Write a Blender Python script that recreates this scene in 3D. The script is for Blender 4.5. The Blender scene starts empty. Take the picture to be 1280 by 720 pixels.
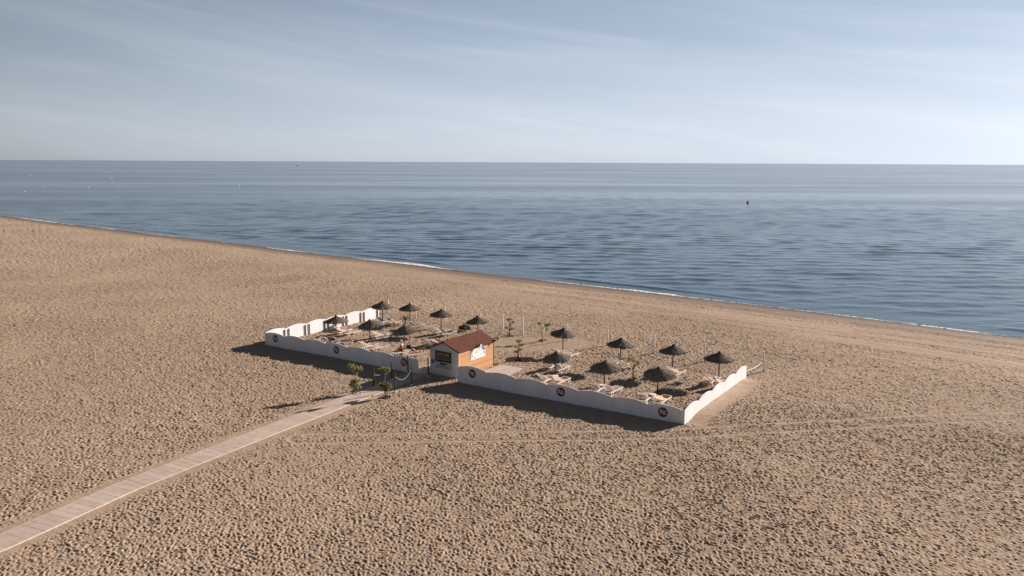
import bpy, bmesh, math, random
import numpy as np
from mathutils import Vector, Matrix, Euler

# ------------------------------------------------------------------ camera, world, sun, exposure
scene = bpy.context.scene
CAM_H = 17.5
FOCAL = 995.0 / 1280.0 * 36.0
PITCH = math.atan((360 - 202.6) / 995.0)
ROLL = math.atan(6.1 / 1280)
cd = bpy.data.cameras.new("camera")
cam = bpy.data.objects.new("camera", cd)
scene.collection.objects.link(cam)
cd.lens = FOCAL
cd.sensor_width = 36.0
cd.clip_start = 0.5
cd.clip_end = 90000
cam.matrix_world = (Matrix.Translation((0, 0, CAM_H)) @ Matrix.Rotation(math.pi / 2 - PITCH, 4, 'X')
                    @ Matrix.Rotation(ROLL, 4, 'Z'))
scene.camera = cam

SUN_AZ = math.radians(35.0)      # direction towards the sun, from +X towards +Y
SUN_EL = math.radians(19.4)
world = bpy.data.worlds.new("World")
scene.world = world
world.use_nodes = True
wn, wl = world.node_tree.nodes, world.node_tree.links
wn.clear()


def N(nodes, t, **kw):
    n = nodes.new(t)
    for k, v in kw.items():
        setattr(n, k, v)
    return n


w_out = N(wn, 'ShaderNodeOutputWorld')
w_bg = N(wn, 'ShaderNodeBackground')
w_bg.inputs['Strength'].default_value = 0.050
sky = N(wn, 'ShaderNodeTexSky', sky_type='NISHITA')
sky.sun_disc = False
sky.sun_elevation = SUN_EL
sky.sun_rotation = math.pi / 2 - SUN_AZ
sky.air_density = 1.0
sky.dust_density = 0.7
sky.ozone_density = 1.6
tc = N(wn, 'ShaderNodeTexCoord')
sep = N(wn, 'ShaderNodeSeparateXYZ')
wl.new(tc.outputs['Generated'], sep.inputs[0])


def wmath(op, a, b=None, c=None, clamp=False):
    n = N(wn, 'ShaderNodeMath', operation=op)
    n.use_clamp = clamp
    for i, v in enumerate((a, b, c)):
        if v is None:
            continue
        if isinstance(v, (int, float)):
            n.inputs[i].default_value = v
        else:
            wl.new(v, n.inputs[i])
    return n.outputs[0]


w_az = wmath('ARCTAN2', sep.outputs[0], sep.outputs[1])
w_el = wmath('ARCSINE', sep.outputs[2])
w_t = wmath('MULTIPLY_ADD', w_az, 0.13, w_el)


def cirrus(su, sv, off, lo, hi, detail=6.0, rough=0.55, dist=0.3):
    cb = N(wn, 'ShaderNodeCombineXYZ')
    wl.new(wmath('MULTIPLY', w_az, su), cb.inputs[0])
    wl.new(wmath('MULTIPLY', w_t, sv), cb.inputs[1])
    cb.inputs[2].default_value = off
    nz = N(wn, 'ShaderNodeTexNoise')
    nz.inputs['Scale'].default_value = 1.0
    nz.inputs['Detail'].default_value = detail
    nz.inputs['Roughness'].default_value = rough
    nz.inputs['Distortion'].default_value = dist
    wl.new(cb.outputs[0], nz.inputs['Vector'])
    mr = N(wn, 'ShaderNodeMapRange')
    mr.interpolation_type = 'SMOOTHSTEP'
    mr.inputs['From Min'].default_value = lo
    mr.inputs['From Max'].default_value = hi
    wl.new(nz.outputs['Fac'], mr.inputs['Value'])
    return mr.outputs[0]


c1 = cirrus(1.1, 13.0, 3.7, 0.40, 0.72)
c2 = cirrus(2.6, 34.0, 9.1, 0.42, 0.75, dist=0.6)
c_sum = wmath('ADD', wmath('MULTIPLY', c1, 0.32), wmath('MULTIPLY', c2, 0.20), clamp=True)
bw = N(wn, 'ShaderNodeRGBToBW')
wl.new(sky.outputs[0], bw.inputs[0])
lum = wmath('POWER', bw.outputs[0], 0.30)          # thin high haze evens out the clear sky's brightness
# the haze and the cirrus lie low over the sea and thin out overhead
low = N(wn, 'ShaderNodeMapRange')
low.interpolation_type = 'SMOOTHSTEP'
wl.new(wmath('MULTIPLY_ADD', wmath('MULTIPLY_ADD', w_az, 1.25, -0.1, clamp=True), 0.42, 0.38), low.inputs['From Min'])
low.inputs['From Max'].default_value = 0.12
wl.new(w_el, low.inputs['Value'])


def tinted(fac, col):
    n = N(wn, 'ShaderNodeVectorMath', operation='SCALE')
    n.inputs[0].default_value = col
    wl.new(fac, n.inputs['Scale'])
    return n.outputs[0]


def mixc(fac, a, b_):
    n = N(wn, 'ShaderNodeMix', data_type='RGBA')
    wl.new(fac, n.inputs['Factor']); wl.new(a, n.inputs['A']); wl.new(b_, n.inputs['B'])
    return n.outputs['Result']


HAZE_COL = (2.50, 3.14, 4.04)
CIRRUS_COL = (4.48, 4.74, 5.06)


def ramp(v, a, b_, lo, hi):
    n = N(wn, 'ShaderNodeMapRange')
    n.interpolation_type = 'SMOOTHSTEP'
    for k, q in (('From Min', a), ('From Max', b_), ('To Min', lo), ('To Max', hi)):
        n.inputs[k].default_value = q
    wl.new(v, n.inputs['Value'])
    return n.outputs[0]


# the haze lies over the sunward half of the sea and thins out towards the land
side = wmath('MULTIPLY', ramp(w_az, -1.15, 0.08, 0.14, 1.0), ramp(w_az, 1.5, 2.9, 1.0, 0.22))
lowf = wmath('MULTIPLY', low.outputs[0], side)
mixc0 = N(wn, 'ShaderNodeMix', data_type='RGBA')
mixc0.inputs['Factor'].default_value = 0.45
wl.new(sky.outputs[0], mixc0.inputs['A'])
wl.new(bw.outputs[0], mixc0.inputs['B'])
clr = N(wn, 'ShaderNodeVectorMath', operation='SCALE')
wl.new(mixc0.outputs['Result'], clr.inputs[0]); clr.inputs['Scale'].default_value = 0.58
hz = mixc(wmath('MULTIPLY', lowf, 0.90), clr.outputs[0], tinted(lum, HAZE_COL))
hor = N(wn, 'ShaderNodeMapRange')
hor.interpolation_type = 'SMOOTHSTEP'
hor.inputs['From Min'].default_value = 0.17
hor.inputs['From Max'].default_value = 0.0
hor.inputs['To Max'].default_value = 0.55
wl.new(w_el, hor.inputs['Value'])
hz = mixc(wmath('MULTIPLY', hor.outputs[0], side), hz, tinted(lum, CIRRUS_COL))
fin = mixc(wmath('MULTIPLY', c_sum, lowf), hz, tinted(lum, CIRRUS_COL))
wl.new(fin, w_bg.inputs['Color'])
wl.new(w_bg.outputs[0], w_out.inputs[0])

sl = bpy.data.lights.new("sun", 'SUN')
sl.energy = 5.0
sl.angle = math.radians(0.5)
sl.color = (1.0, 0.88, 0.76)
sun = bpy.data.objects.new("sun", sl)
scene.collection.objects.link(sun)
sdir = Vector((math.cos(SUN_AZ) * math.cos(SUN_EL), math.sin(SUN_AZ) * math.cos(SUN_EL), math.sin(SUN_EL)))
sun.rotation_euler = sdir.to_track_quat('Z', 'Y').to_euler()
sun.location = (60, 40, 60)

scene.view_settings.view_transform = 'Standard'
scene.view_settings.look = 'None'
scene.view_settings.gamma = 1.0
scene.view_settings.exposure = 1.03
scene.view_settings.use_curve_mapping = False
scene.render.engine = 'CYCLES'
scene.cycles.use_denoising = True
scene.cycles.denoiser = 'OPENIMAGEDENOISE'
scene.cycles.denoising_input_passes = 'RGB_ALBEDO_NORMAL'
scene.cycles.denoising_prefilter = 'ACCURATE'
scene.cycles.max_bounces = 6
scene.cycles.diffuse_bounces = 3
scene.cycles.transparent_max_bounces = 4

C = scene.collection
rnd = random.Random(7)
R = math.radians

# ------------------------------------------------------------------ site frame
PA = Vector((-23.71, 74.88))               # left front corner of the enclosure
EX = Vector((0.8371, -0.5470))             # along the front wall
NY = Vector((0.5470, 0.8371))              # towards the sea
ANG = math.atan2(EX.y, EX.x)
SHORE_M = (0.626, 0.780)                   # unit normal to the waterline, towards the sea
SHORE_D = (0.780, -0.626)
WATER_Z = -1.0


def site(s, n):
    p = PA + EX * s + NY * n
    return p.x, p.y


# ------------------------------------------------------------------ numpy noise
def h2(ix, iy, seed):
    a = (ix.astype(np.int64) * 374761393 + iy.astype(np.int64) * 668265263 + seed * 974711) & 0xFFFFFFFF
    a = ((a ^ (a >> 13)) * 1274126177) & 0xFFFFFFFF
    a = (a ^ (a >> 16)) & 0xFFFFFFFF
    a = (a * 2246822519) & 0xFFFFFFFF
    a = a ^ (a >> 15)
    return (a & 0xFFFFFF) / float(0x1000000)


def vnoise(x, y, seed):
    x = np.asarray(x, float); y = np.asarray(y, float)
    ix = np.floor(x); iy = np.floor(y)
    fx = x - ix; fy = y - iy
    fx = fx * fx * (3 - 2 * fx); fy = fy * fy * (3 - 2 * fy)
    ix = ix.astype(np.int64); iy = iy.astype(np.int64)
    a = h2(ix, iy, seed); b = h2(ix + 1, iy, seed); c = h2(ix, iy + 1, seed); d = h2(ix + 1, iy + 1, seed)
    return (a * (1 - fx) + b * fx) * (1 - fy) + (c * (1 - fx) + d * fx) * fy


def fbm(x, y, seed, o=3):
    t = 0.0; a = 0.5; n = 0.0
    for i in range(o):
        t = t + a * vnoise(x * 2 ** i, y * 2 ** i, seed + i * 17); n += a; a *= 0.5
    return t / n


def dimples(x, y, cell, seed, rmin, rmax):
    """footprints: one oval hollow with a soft rim in every jittered cell"""
    gx = np.floor(x / cell).astype(np.int64); gy = np.floor(y / cell).astype(np.int64)
    h = np.zeros_like(x)
    for dx in (-1, 0, 1):
        for dy in (-1, 0, 1):
            cx = gx + dx; cy = gy + dy
            px = (cx + h2(cx, cy, seed)) * cell - x
            py = (cy + h2(cx, cy, seed + 1)) * cell - y
            a = -0.88 + (h2(cx, cy, seed + 2) - 0.5) * 2.0
            r = rmin + (rmax - rmin) * h2(cx, cy, seed + 3)
            d = 0.25 + 0.75 * h2(cx, cy, seed + 4)
            ca = np.cos(a); sa = np.sin(a)
            u = (px * ca + py * sa) / (r * 1.5); v = (-px * sa + py * ca) / (r * 0.78)
            q = u * u + v * v
            h += d * (-np.exp(-q * 1.5) + 0.42 * np.exp(-((np.sqrt(q) - 1.45) ** 2) * 5.0))
    return h


def seg_dist(x, y, pts):
    best = np.full_like(x, 1e9)
    for (ax, ay), (bx, by) in zip(pts[:-1], pts[1:]):
        vx, vy = bx - ax, by - ay
        L2 = vx * vx + vy * vy
        t = np.clip(((x - ax) * vx + (y - ay) * vy) / L2, 0, 1)
        best = np.minimum(best, np.hypot(x - ax - t * vx, y - ay - t * vy))
    return best


def sstep(a, b, x):
    t = np.clip((x - a) / (b - a), 0, 1)
    return t * t * (3 - 2 * t)


# ------------------------------------------------------------------ the sand
PATH = [(-34.6, 12.0), (-30.2, 21.0), (-23.62, 34.5), (-20.82, 41.0), (-16.42, 49.05), (-12.05, 57.05), (-9.6, 61.4), (-7.75, 64.7), (-5.9, 68.0), (-4.0, 71.4)]
TRACK = [(-13.24, 48.72), (-7.16, 49.11), (0.05, 49.51), (6.3, 49.75), (11.6, 50.14), (17.18, 51.17), (24.08, 52.27), (30.05, 53.21), (36.17, 54.1), (60, 57.5)]
TRACK_B = [(-90, 84), (-61.13, 93.47), (-52.58, 99.1), (-36.95, 106.72), (-30.18, 114.16), (-21.96, 125.3), (-10, 133)]


def shore_d(x, y):
    return SHORE_M[0] * x + SHORE_M[1] * y + 1.1 * (fbm(x * 0.03, y * 0.03, 5, 2) - 0.5) * 2 - 0.2


def base_h(x, y):
    x = np.asarray(x, float); y = np.asarray(y, float)
    D = shore_d(x, y)
    h = 0.10 * (fbm(x / 14.0, y / 14.0, 31, 3) - 0.5) * 2
    h = h * (1 - sstep(70, 92, D))
    h = h - 0.12 * sstep(80, 91, D)
    h = h - np.clip(D - 92.0, 0, 60) * 0.11 - np.clip(D - 152, 0, 1e9) * 0.01
    # the site is a touch lower towards the near right corner, as if drifted
    s = (x - PA.x) * EX.x + (y - PA.y) * EX.y
    return h


def gz(x, y):
    return float(base_h(np.array([x]), np.array([y]))[0])


def sand_detail(x, y):
    D = shore_d(x, y)
    s = (x - PA.x) * EX.x + (y - PA.y) * EX.y
    n = (x - PA.x) * NY.x + (y - PA.y) * NY.y
    m = 0.58 + 0.66 * fbm(x / 11.0, y / 11.0, 77, 3) + 0.25 * (fbm(x / 2.3, y / 2.3, 78, 2) - 0.5)
    dp = seg_dist(x, y, PATH)
    m = m * (0.10 + 0.90 * sstep(1.15, 2.0, dp + 0.5 * (fbm(x / 0.9, y / 0.9, 3, 2) - 0.5)))
    ax, ay = SHORE_D
    u = (x * ax + y * ay); 
    comb = fbm(u / 18.0, D / 1.3, 91, 3)
    near_shore = sstep(74, 91, D + 16 * (fbm(x / 20.0, y / 20.0, 12, 2) - 0.5) + 0.10 * (x + 10))
    m = m * (1 - near_shore * (0.30 + 0.45 * sstep(0.42, 0.60, comb)))
    m = m * (1 - 0.6 * sstep(90, 96, D))
    tr = np.zeros_like(x)
    dt = seg_dist(x, y, TRACK)
    wheel = np.abs(dt - 0.85)
    m = m * (0.35 + 0.65 * sstep(0.10, 0.32, wheel))
    tr = tr - 0.025 * np.exp(-(wheel / 0.13) ** 2)
    db = seg_dist(x, y, TRACK_B)
    wb = np.abs(db - 0.9)
    m = m * (0.35 + 0.65 * sstep(0.2, 0.7, wb))
    # a turning loop left by a beach cleaner
    for cx, cy, rx in ((-62.5, 129.0, 7.6), (-44.0, 128.0, 9.5)):
        rr = np.abs(np.hypot(x - cx, (y - cy)) - rx)
        arc = sstep(0.25, 0.9, rr)
        m = m * (0.35 + 0.65 * arc)
    # trodden, smoother ground behind the hut and round the trees
    q = ((x - 2.0) / 6.5) ** 2 + ((y - 75.8) / 3.4) ** 2
    m = m * (0.25 + 0.75 * sstep(0.5, 1.3, q))
    inside = sstep(-0.3, 0.8, n) * sstep(18.5, 17.0, n) * sstep(-0.3, 0.5, s) * sstep(42.4, 41.8, s)
    m = m * (1 + 0.15 * inside)
    # wind-smoothed strip at the outer foot of the right wall
    ws = (s - 42.28)
    strip = sstep(1.2, 0.3, np.abs(ws - 0.5)) * sstep(-0.5, 0.8, n) * sstep(14.5, 13.0, n) * (ws > 0)
    m = m * (1 - 0.7 * strip)
    far = 1 + 0.8 * sstep(40, 95, np.hypot(x, y))
    wx = 0.09 * (vnoise(x / 0.15, y / 0.17, 301) - 0.5) + 0.05 * (vnoise(x / 0.08, y / 0.08, 303) - 0.5)
    wy = 0.09 * (vnoise(x / 0.15, y / 0.17, 302) - 0.5) + 0.05 * (vnoise(x / 0.08, y / 0.08, 304) - 0.5)
    f = (0.058 * dimples(x + wx, y + wy, 0.26, 11, 0.062, 0.108) + 0.042 * dimples(x + 31.7 + wx, y - 12.2 + wy, 0.165, 41, 0.040, 0.070)) * far
    f = f + 0.05 * (fbm(x / 0.55, y / 0.55, 59, 2) - 0.5)
    g = 0.02 * (comb - 0.5) * near_shore * 6.0 * (1 - sstep(93, 98, D))
    h = f * m + g + tr + 0.012 * (fbm(x / 0.25, y / 0.25, 8, 2) - 0.5) - 0.06 * np.exp(-(wb / 0.25) ** 2)
    # drift against the outside of the right wall
    h = h + 0.22 * np.exp(-np.clip(ws - 0.05, 0, 9) / 0.9) * sstep(0.5, 3.0, n) * sstep(14.4, 12.5, n) * (ws > -0.03)
    return h, m


def polar_grid(thetas, radii):
    T, Rr = np.meshgrid(thetas, radii)
    return (Rr * np.sin(T)).ravel(), (Rr * np.cos(T)).ravel(), len(radii), len(thetas)


def grid_mesh(name, X, Y, Z, nr, nt, mat, attrs=None):
    me = bpy.data.meshes.new(name)
    nv = nr * nt
    co = np.stack([X, Y, Z], 1).astype(np.float32)
    i = np.arange(nr - 1)[:, None] * nt + np.arange(nt - 1)[None, :]
    i = i.ravel()
    quads = np.stack([i, i + 1, i + nt + 1, i + nt], 1).astype(np.int32)
    quads = quads[:, ::-1].copy()
    me.vertices.add(nv); me.vertices.foreach_set('co', co.ravel())
    nq = len(quads)
    me.loops.add(nq * 4); me.loops.foreach_set('vertex_index', quads.ravel())
    me.polygons.add(nq)
    me.polygons.foreach_set('loop_start', np.arange(0, nq * 4, 4, dtype=np.int32))
    me.polygons.foreach_set('use_smooth', np.ones(nq, dtype=bool))
    me.update(calc_edges=True)
    for k, v in (attrs or {}).items():
        at_ = me.attributes.new(k, 'FLOAT', 'POINT'); at_.data.foreach_set('value', np.asarray(v, np.float32))
    me.materials.append(mat)
    o = bpy.data.objects.new(name, me); C.objects.link(o)
    return o


# ------------------------------------------------------------------ materials
def new_mat(name):
    m = bpy.data.materials.new(name); m.use_nodes = True
    nt = m.node_tree
    return m, nt.nodes, nt.links, nt.nodes['Principled BSDF']


def plain(name, col, rough=0.7, var=0.18, scale=6.0, bump=0.0, metal=0.0, stretch=(1, 1, 1), spec=0.4):
    """a base colour broken up by two scales of noise, optional bump"""
    m, n, l, b = new_mat(name)
    tcn = N(n, 'ShaderNodeTexCoord'); mp = N(n, 'ShaderNodeMapping'); mp.inputs['Scale'].default_value = stretch
    l.new(tcn.outputs['Object'], mp.inputs[0])
    nz = N(n, 'ShaderNodeTexNoise'); nz.inputs['Scale'].default_value = scale; nz.inputs['Detail'].default_value = 5
    l.new(mp.outputs[0], nz.inputs['Vector'])
    rp = N(n, 'ShaderNodeValToRGB')
    lo = [max(0, c * (1 - var)) for c in col]; hi = [min(1, c * (1 + var)) for c in col]
    rp.color_ramp.elements[0].position = 0.3; rp.color_ramp.elements[1].position = 0.7
    rp.color_ramp.elements[0].color = (*lo, 1); rp.color_ramp.elements[1].color = (*hi, 1)
    l.new(nz.outputs['Fac'], rp.inputs[0]); l.new(rp.outputs[0], b.inputs['Base Color'])
    b.inputs['Roughness'].default_value = rough; b.inputs['Metallic'].default_value = metal
    b.inputs['Specular IOR Level'].default_value = spec
    if bump:
        bp = N(n, 'ShaderNodeBump'); bp.inputs['Strength'].default_value = bump; bp.inputs['Distance'].default_value = 0.02
        l.new(nz.outputs['Fac'], bp.inputs['Height']); l.new(bp.outputs[0], b.inputs['Normal'])
    return m


def sand_material():
    m, n, l, b = new_mat('sand')
    geo = N(n, 'ShaderNodeNewGeometry')
    big = N(n, 'ShaderNodeTexNoise'); big.inputs['Scale'].default_value = 0.07; big.inputs['Detail'].default_value = 4
    mid = N(n, 'ShaderNodeTexNoise'); mid.inputs['Scale'].default_value = 1.7; mid.inputs['Detail'].default_value = 6
    fine = N(n, 'ShaderNodeTexNoise'); fine.inputs['Scale'].default_value = 26; fine.inputs['Detail'].default_value = 4
    for t in (big, mid, fine):
        l.new(geo.outputs['Position'], t.inputs['Vector'])
    r1 = N(n, 'ShaderNodeValToRGB')
    r1.color_ramp.elements[0].position = 0.35; r1.color_ramp.elements[1].position = 0.68
    r1.color_ramp.elements[0].color = (0.350, 0.262, 0.200, 1); r1.color_ramp.elements[1].color = (0.424, 0.317, 0.240, 1)
    l.new(big.outputs['Fac'], r1.inputs[0])
    r2 = N(n, 'ShaderNodeValToRGB')
    r2.color_ramp.elements[0].position = 0.25; r2.color_ramp.elements[1].position = 0.75
    r2.color_ramp.elements[0].color = (0.84, 0.82, 0.80, 1); r2.color_ramp.elements[1].color = (1.1, 1.1, 1.1, 1)
    l.new(mid.outputs['Fac'], r2.inputs[0])
    mx = N(n, 'ShaderNodeMix', data_type='RGBA', blend_type='MULTIPLY'); mx.inputs['Factor'].default_value = 1
    l.new(r1.outputs[0], mx.inputs['A']); l.new(r2.outputs[0], mx.inputs['B'])
    # scattered darker grains and small pebbles
    r3 = N(n, 'ShaderNodeValToRGB')
    r3.color_ramp.elements[0].position = 0.30; r3.color_ramp.elements[1].position = 0.45
    r3.color_ramp.elements[0].color = (0.62, 0.60, 0.60, 1); r3.color_ramp.elements[1].color = (1, 1, 1, 1)
    l.new(fine.outputs['Fac'], r3.inputs[0])
    mx2 = N(n, 'ShaderNodeMix', data_type='RGBA', blend_type='MULTIPLY'); mx2.inputs['Factor'].default_value = 0.8
    l.new(mx.outputs['Result'], mx2.inputs['A']); l.new(r3.outputs[0], mx2.inputs['B'])
    wet = N(n, 'ShaderNodeAttribute', attribute_name='wet')
    mx3 = N(n, 'ShaderNodeMix', data_type='RGBA')
    l.new(wet.outputs['Fac'], mx3.inputs['Factor'])
    l.new(mx2.outputs['Result'], mx3.inputs['A'])
    mx3.inputs['B'].default_value = (0.100, 0.068, 0.058, 1)
    l.new(mx3.outputs['Result'], b.inputs['Base Color'])
    rr = N(n, 'ShaderNodeMapRange'); rr.inputs['To Min'].default_value = 0.95; rr.inputs['To Max'].default_value = 0.85
    l.new(wet.outputs['Fac'], rr.inputs['Value']); l.new(rr.outputs[0], b.inputs['Roughness'])
    b.inputs['Specular IOR Level'].default_value = 0.12
    bp = N(n, 'ShaderNodeBump'); bp.inputs['Strength'].default_value = 0.5; bp.inputs['Distance'].default_value = 0.03
    bn = N(n, 'ShaderNodeTexNoise'); bn.inputs['Scale'].default_value = 7; bn.inputs['Detail'].default_value = 5
    l.new(geo.outputs['Position'], bn.inputs['Vector'])
    l.new(bn.outputs['Fac'], bp.inputs['Height']); l.new(bp.outputs[0], b.inputs['Normal'])
    return m


def water_material():
    m, n, l, b = new_mat('sea_water')
    geo = N(n, 'ShaderNodeNewGeometry')
    cm = N(n, 'ShaderNodeCameraData')

    def nz(sx, sy, rot, scale, detail, rough=0.55, dist=0.0):
        mp = N(n, 'ShaderNodeMapping')
        mp.inputs['Rotation'].default_value = (0, 0, rot); mp.inputs['Scale'].default_value = (sx, sy, 1)
        l.new(geo.outputs['Position'], mp.inputs[0])
        t = N(n, 'ShaderNodeTexNoise'); t.inputs['Scale'].default_value = scale; t.inputs['Detail'].default_value = detail
        t.inputs['Roughness'].default_value = rough; t.inputs['Distortion'].default_value = dist
        l.new(mp.outputs[0], t.inputs['Vector'])
        return t.outputs['Fac']
    rip = nz(0.60, 1.0, 0.10, 0.9, 5, 0.55)
    swl = nz(0.40, 1.0, 0.08, 0.13, 3, 0.5, 0.6)
    b1 = N(n, 'ShaderNodeBump'); b1.inputs['Strength'].default_value = 1.0; b1.inputs['Distance'].default_value = 0.085
    l.new(rip, b1.inputs['Height'])
    b2 = N(n, 'ShaderNodeBump'); b2.inputs['Strength'].default_value = 1.0; b2.inputs['Distance'].default_value = 0.16
    l.new(swl, b2.inputs['Height']); l.new(b1.outputs[0], b2.inputs['Normal'])
    l.new(b2.outputs[0], b.inputs['Normal'])
    # calm slicks and wind-ruffled patches differ in micro-roughness
    pat = nz(0.12, 1.0, 0.05, 0.012, 5, 0.6, 0.5)
    rr = N(n, 'ShaderNodeMapRange'); rr.inputs['From Min'].default_value = 0.35; rr.inputs['From Max'].default_value = 0.65
    rr.inputs['To Min'].default_value = 0.13; rr.inputs['To Max'].default_value = 0.22
    l.new(pat, rr.inputs['Value']); l.new(rr.outputs[0], b.inputs['Roughness'])
    b.inputs['Base Color'].default_value = (0.026, 0.062, 0.104, 1)
    b.inputs['IOR'].default_value = 1.33
    return m


def striped(name, col, axis='Z', period=0.12, dark=0.6, var=0.15, rough=0.75, grain=(1, 1, 1)):
    """planks: dark joint lines every `period` metres along an object axis, each plank a little different"""
    m, n, l, b = new_mat(name)
    tcn = N(n, 'ShaderNodeTexCoord'); sp = N(n, 'ShaderNodeSeparateXYZ'); l.new(tcn.outputs['Object'], sp.inputs[0])
    d = N(n, 'ShaderNodeMath', operation='DIVIDE'); d.inputs[1].default_value = period
    l.new(sp.outputs['XYZ'.index(axis)], d.inputs[0])
    fl = N(n, 'ShaderNodeMath', operation='FLOOR'); l.new(d.outputs[0], fl.inputs[0])
    fr = N(n, 'ShaderNodeMath', operation='FRACT'); l.new(d.outputs[0], fr.inputs[0])
    wn_ = N(n, 'ShaderNodeTexWhiteNoise', noise_dimensions='1D'); l.new(fl.outputs[0], wn_.inputs['W'])
    mp = N(n, 'ShaderNodeMapping'); mp.inputs['Scale'].default_value = grain; l.new(tcn.outputs['Object'], mp.inputs[0])
    nz = N(n, 'ShaderNodeTexNoise'); nz.inputs['Scale'].default_value = 4; nz.inputs['Detail'].default_value = 6
    l.new(mp.outputs[0], nz.inputs['Vector'])
    ad = N(n, 'ShaderNodeMath', operation='ADD'); l.new(wn_.outputs['Value'], ad.inputs[0]); l.new(nz.outputs['Fac'], ad.inputs[1])
    mr = N(n, 'ShaderNodeMapRange'); mr.inputs['From Min'].default_value = 0.2; mr.inputs['From Max'].default_value = 1.6
    mr.inputs['To Min'].default_value = 1 - var; mr.inputs['To Max'].default_value = 1 + var
    l.new(ad.outputs[0], mr.inputs['Value'])
    lt = N(n, 'ShaderNodeMath', operation='LESS_THAN'); lt.inputs[1].default_value = 0.10; l.new(fr.outputs[0], lt.inputs[0])
    jm = N(n, 'ShaderNodeMapRange'); jm.inputs['To Min'].default_value = 1.0; jm.inputs['To Max'].default_value = dark
    l.new(lt.outputs[0], jm.inputs['Value'])
    mu = N(n, 'ShaderNodeMath', operation='MULTIPLY'); l.new(mr.outputs[0], mu.inputs[0]); l.new(jm.outputs[0], mu.inputs[1])
    vm = N(n, 'ShaderNodeVectorMath', operation='SCALE'); vm.inputs[0].default_value = col; l.new(mu.outputs[0], vm.inputs['Scale'])
    l.new(vm.outputs[0], b.inputs['Base Color']); b.inputs['Roughness'].default_value = rough
    b.inputs['Specular IOR Level'].default_value = 0.3
    return m


def foam_material():
    m, n, l, b = new_mat('foam')
    b.inputs['Base Color'].default_value = (0.78, 0.80, 0.80, 1); b.inputs['Roughness'].default_value = 0.9
    geo = N(n, 'ShaderNodeNewGeometry')
    t = N(n, 'ShaderNodeTexNoise'); t.inputs['Scale'].default_value = 2.2; t.inputs['Detail'].default_value = 6
    l.new(geo.outputs['Position'], t.inputs['Vector'])
    mr = N(n, 'ShaderNodeMapRange'); mr.inputs['From Min'].default_value = 0.40; mr.inputs['From Max'].default_value = 0.52
    l.new(t.outputs['Fac'], mr.inputs['Value']); l.new(mr.outputs[0], b.inputs['Alpha'])
    return m


def leaf_material(name, col):
    m = plain(name, col, 0.8, 0.40, 3)
    n, l = m.node_tree.nodes, m.node_tree.links
    out = next(q for q in n if q.type == 'OUTPUT_MATERIAL'); b = n['Principled BSDF']
    t = N(n, 'ShaderNodeBsdfTranslucent'); t.inputs['Color'].default_value = (col[0] * 1.2, col[1] * 1.3, col[2] * 0.8, 1)
    mx = N(n, 'ShaderNodeMixShader'); mx.inputs[0].default_value = 0.35
    l.new(b.outputs[0], mx.inputs[1]); l.new(t.outputs[0], mx.inputs[2]); l.new(mx.outputs[0], out.inputs['Surface'])
    return m


def sling_material():
    m = plain('tan_sling', (0.70, 0.555, 0.465), 0.85, 0.08, 14)
    n, l = m.node_tree.nodes, m.node_tree.links
    out = next(q for q in n if q.type == 'OUTPUT_MATERIAL'); b = n['Principled BSDF']
    t = N(n, 'ShaderNodeBsdfTranslucent'); t.inputs['Color'].default_value = (0.46, 0.36, 0.29, 1)
    mx = N(n, 'ShaderNodeMixShader'); mx.inputs[0].default_value = 0.28
    l.new(b.outputs[0], mx.inputs[1]); l.new(t.outputs[0], mx.inputs[2]); l.new(mx.outputs[0], out.inputs['Surface'])
    return m


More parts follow.
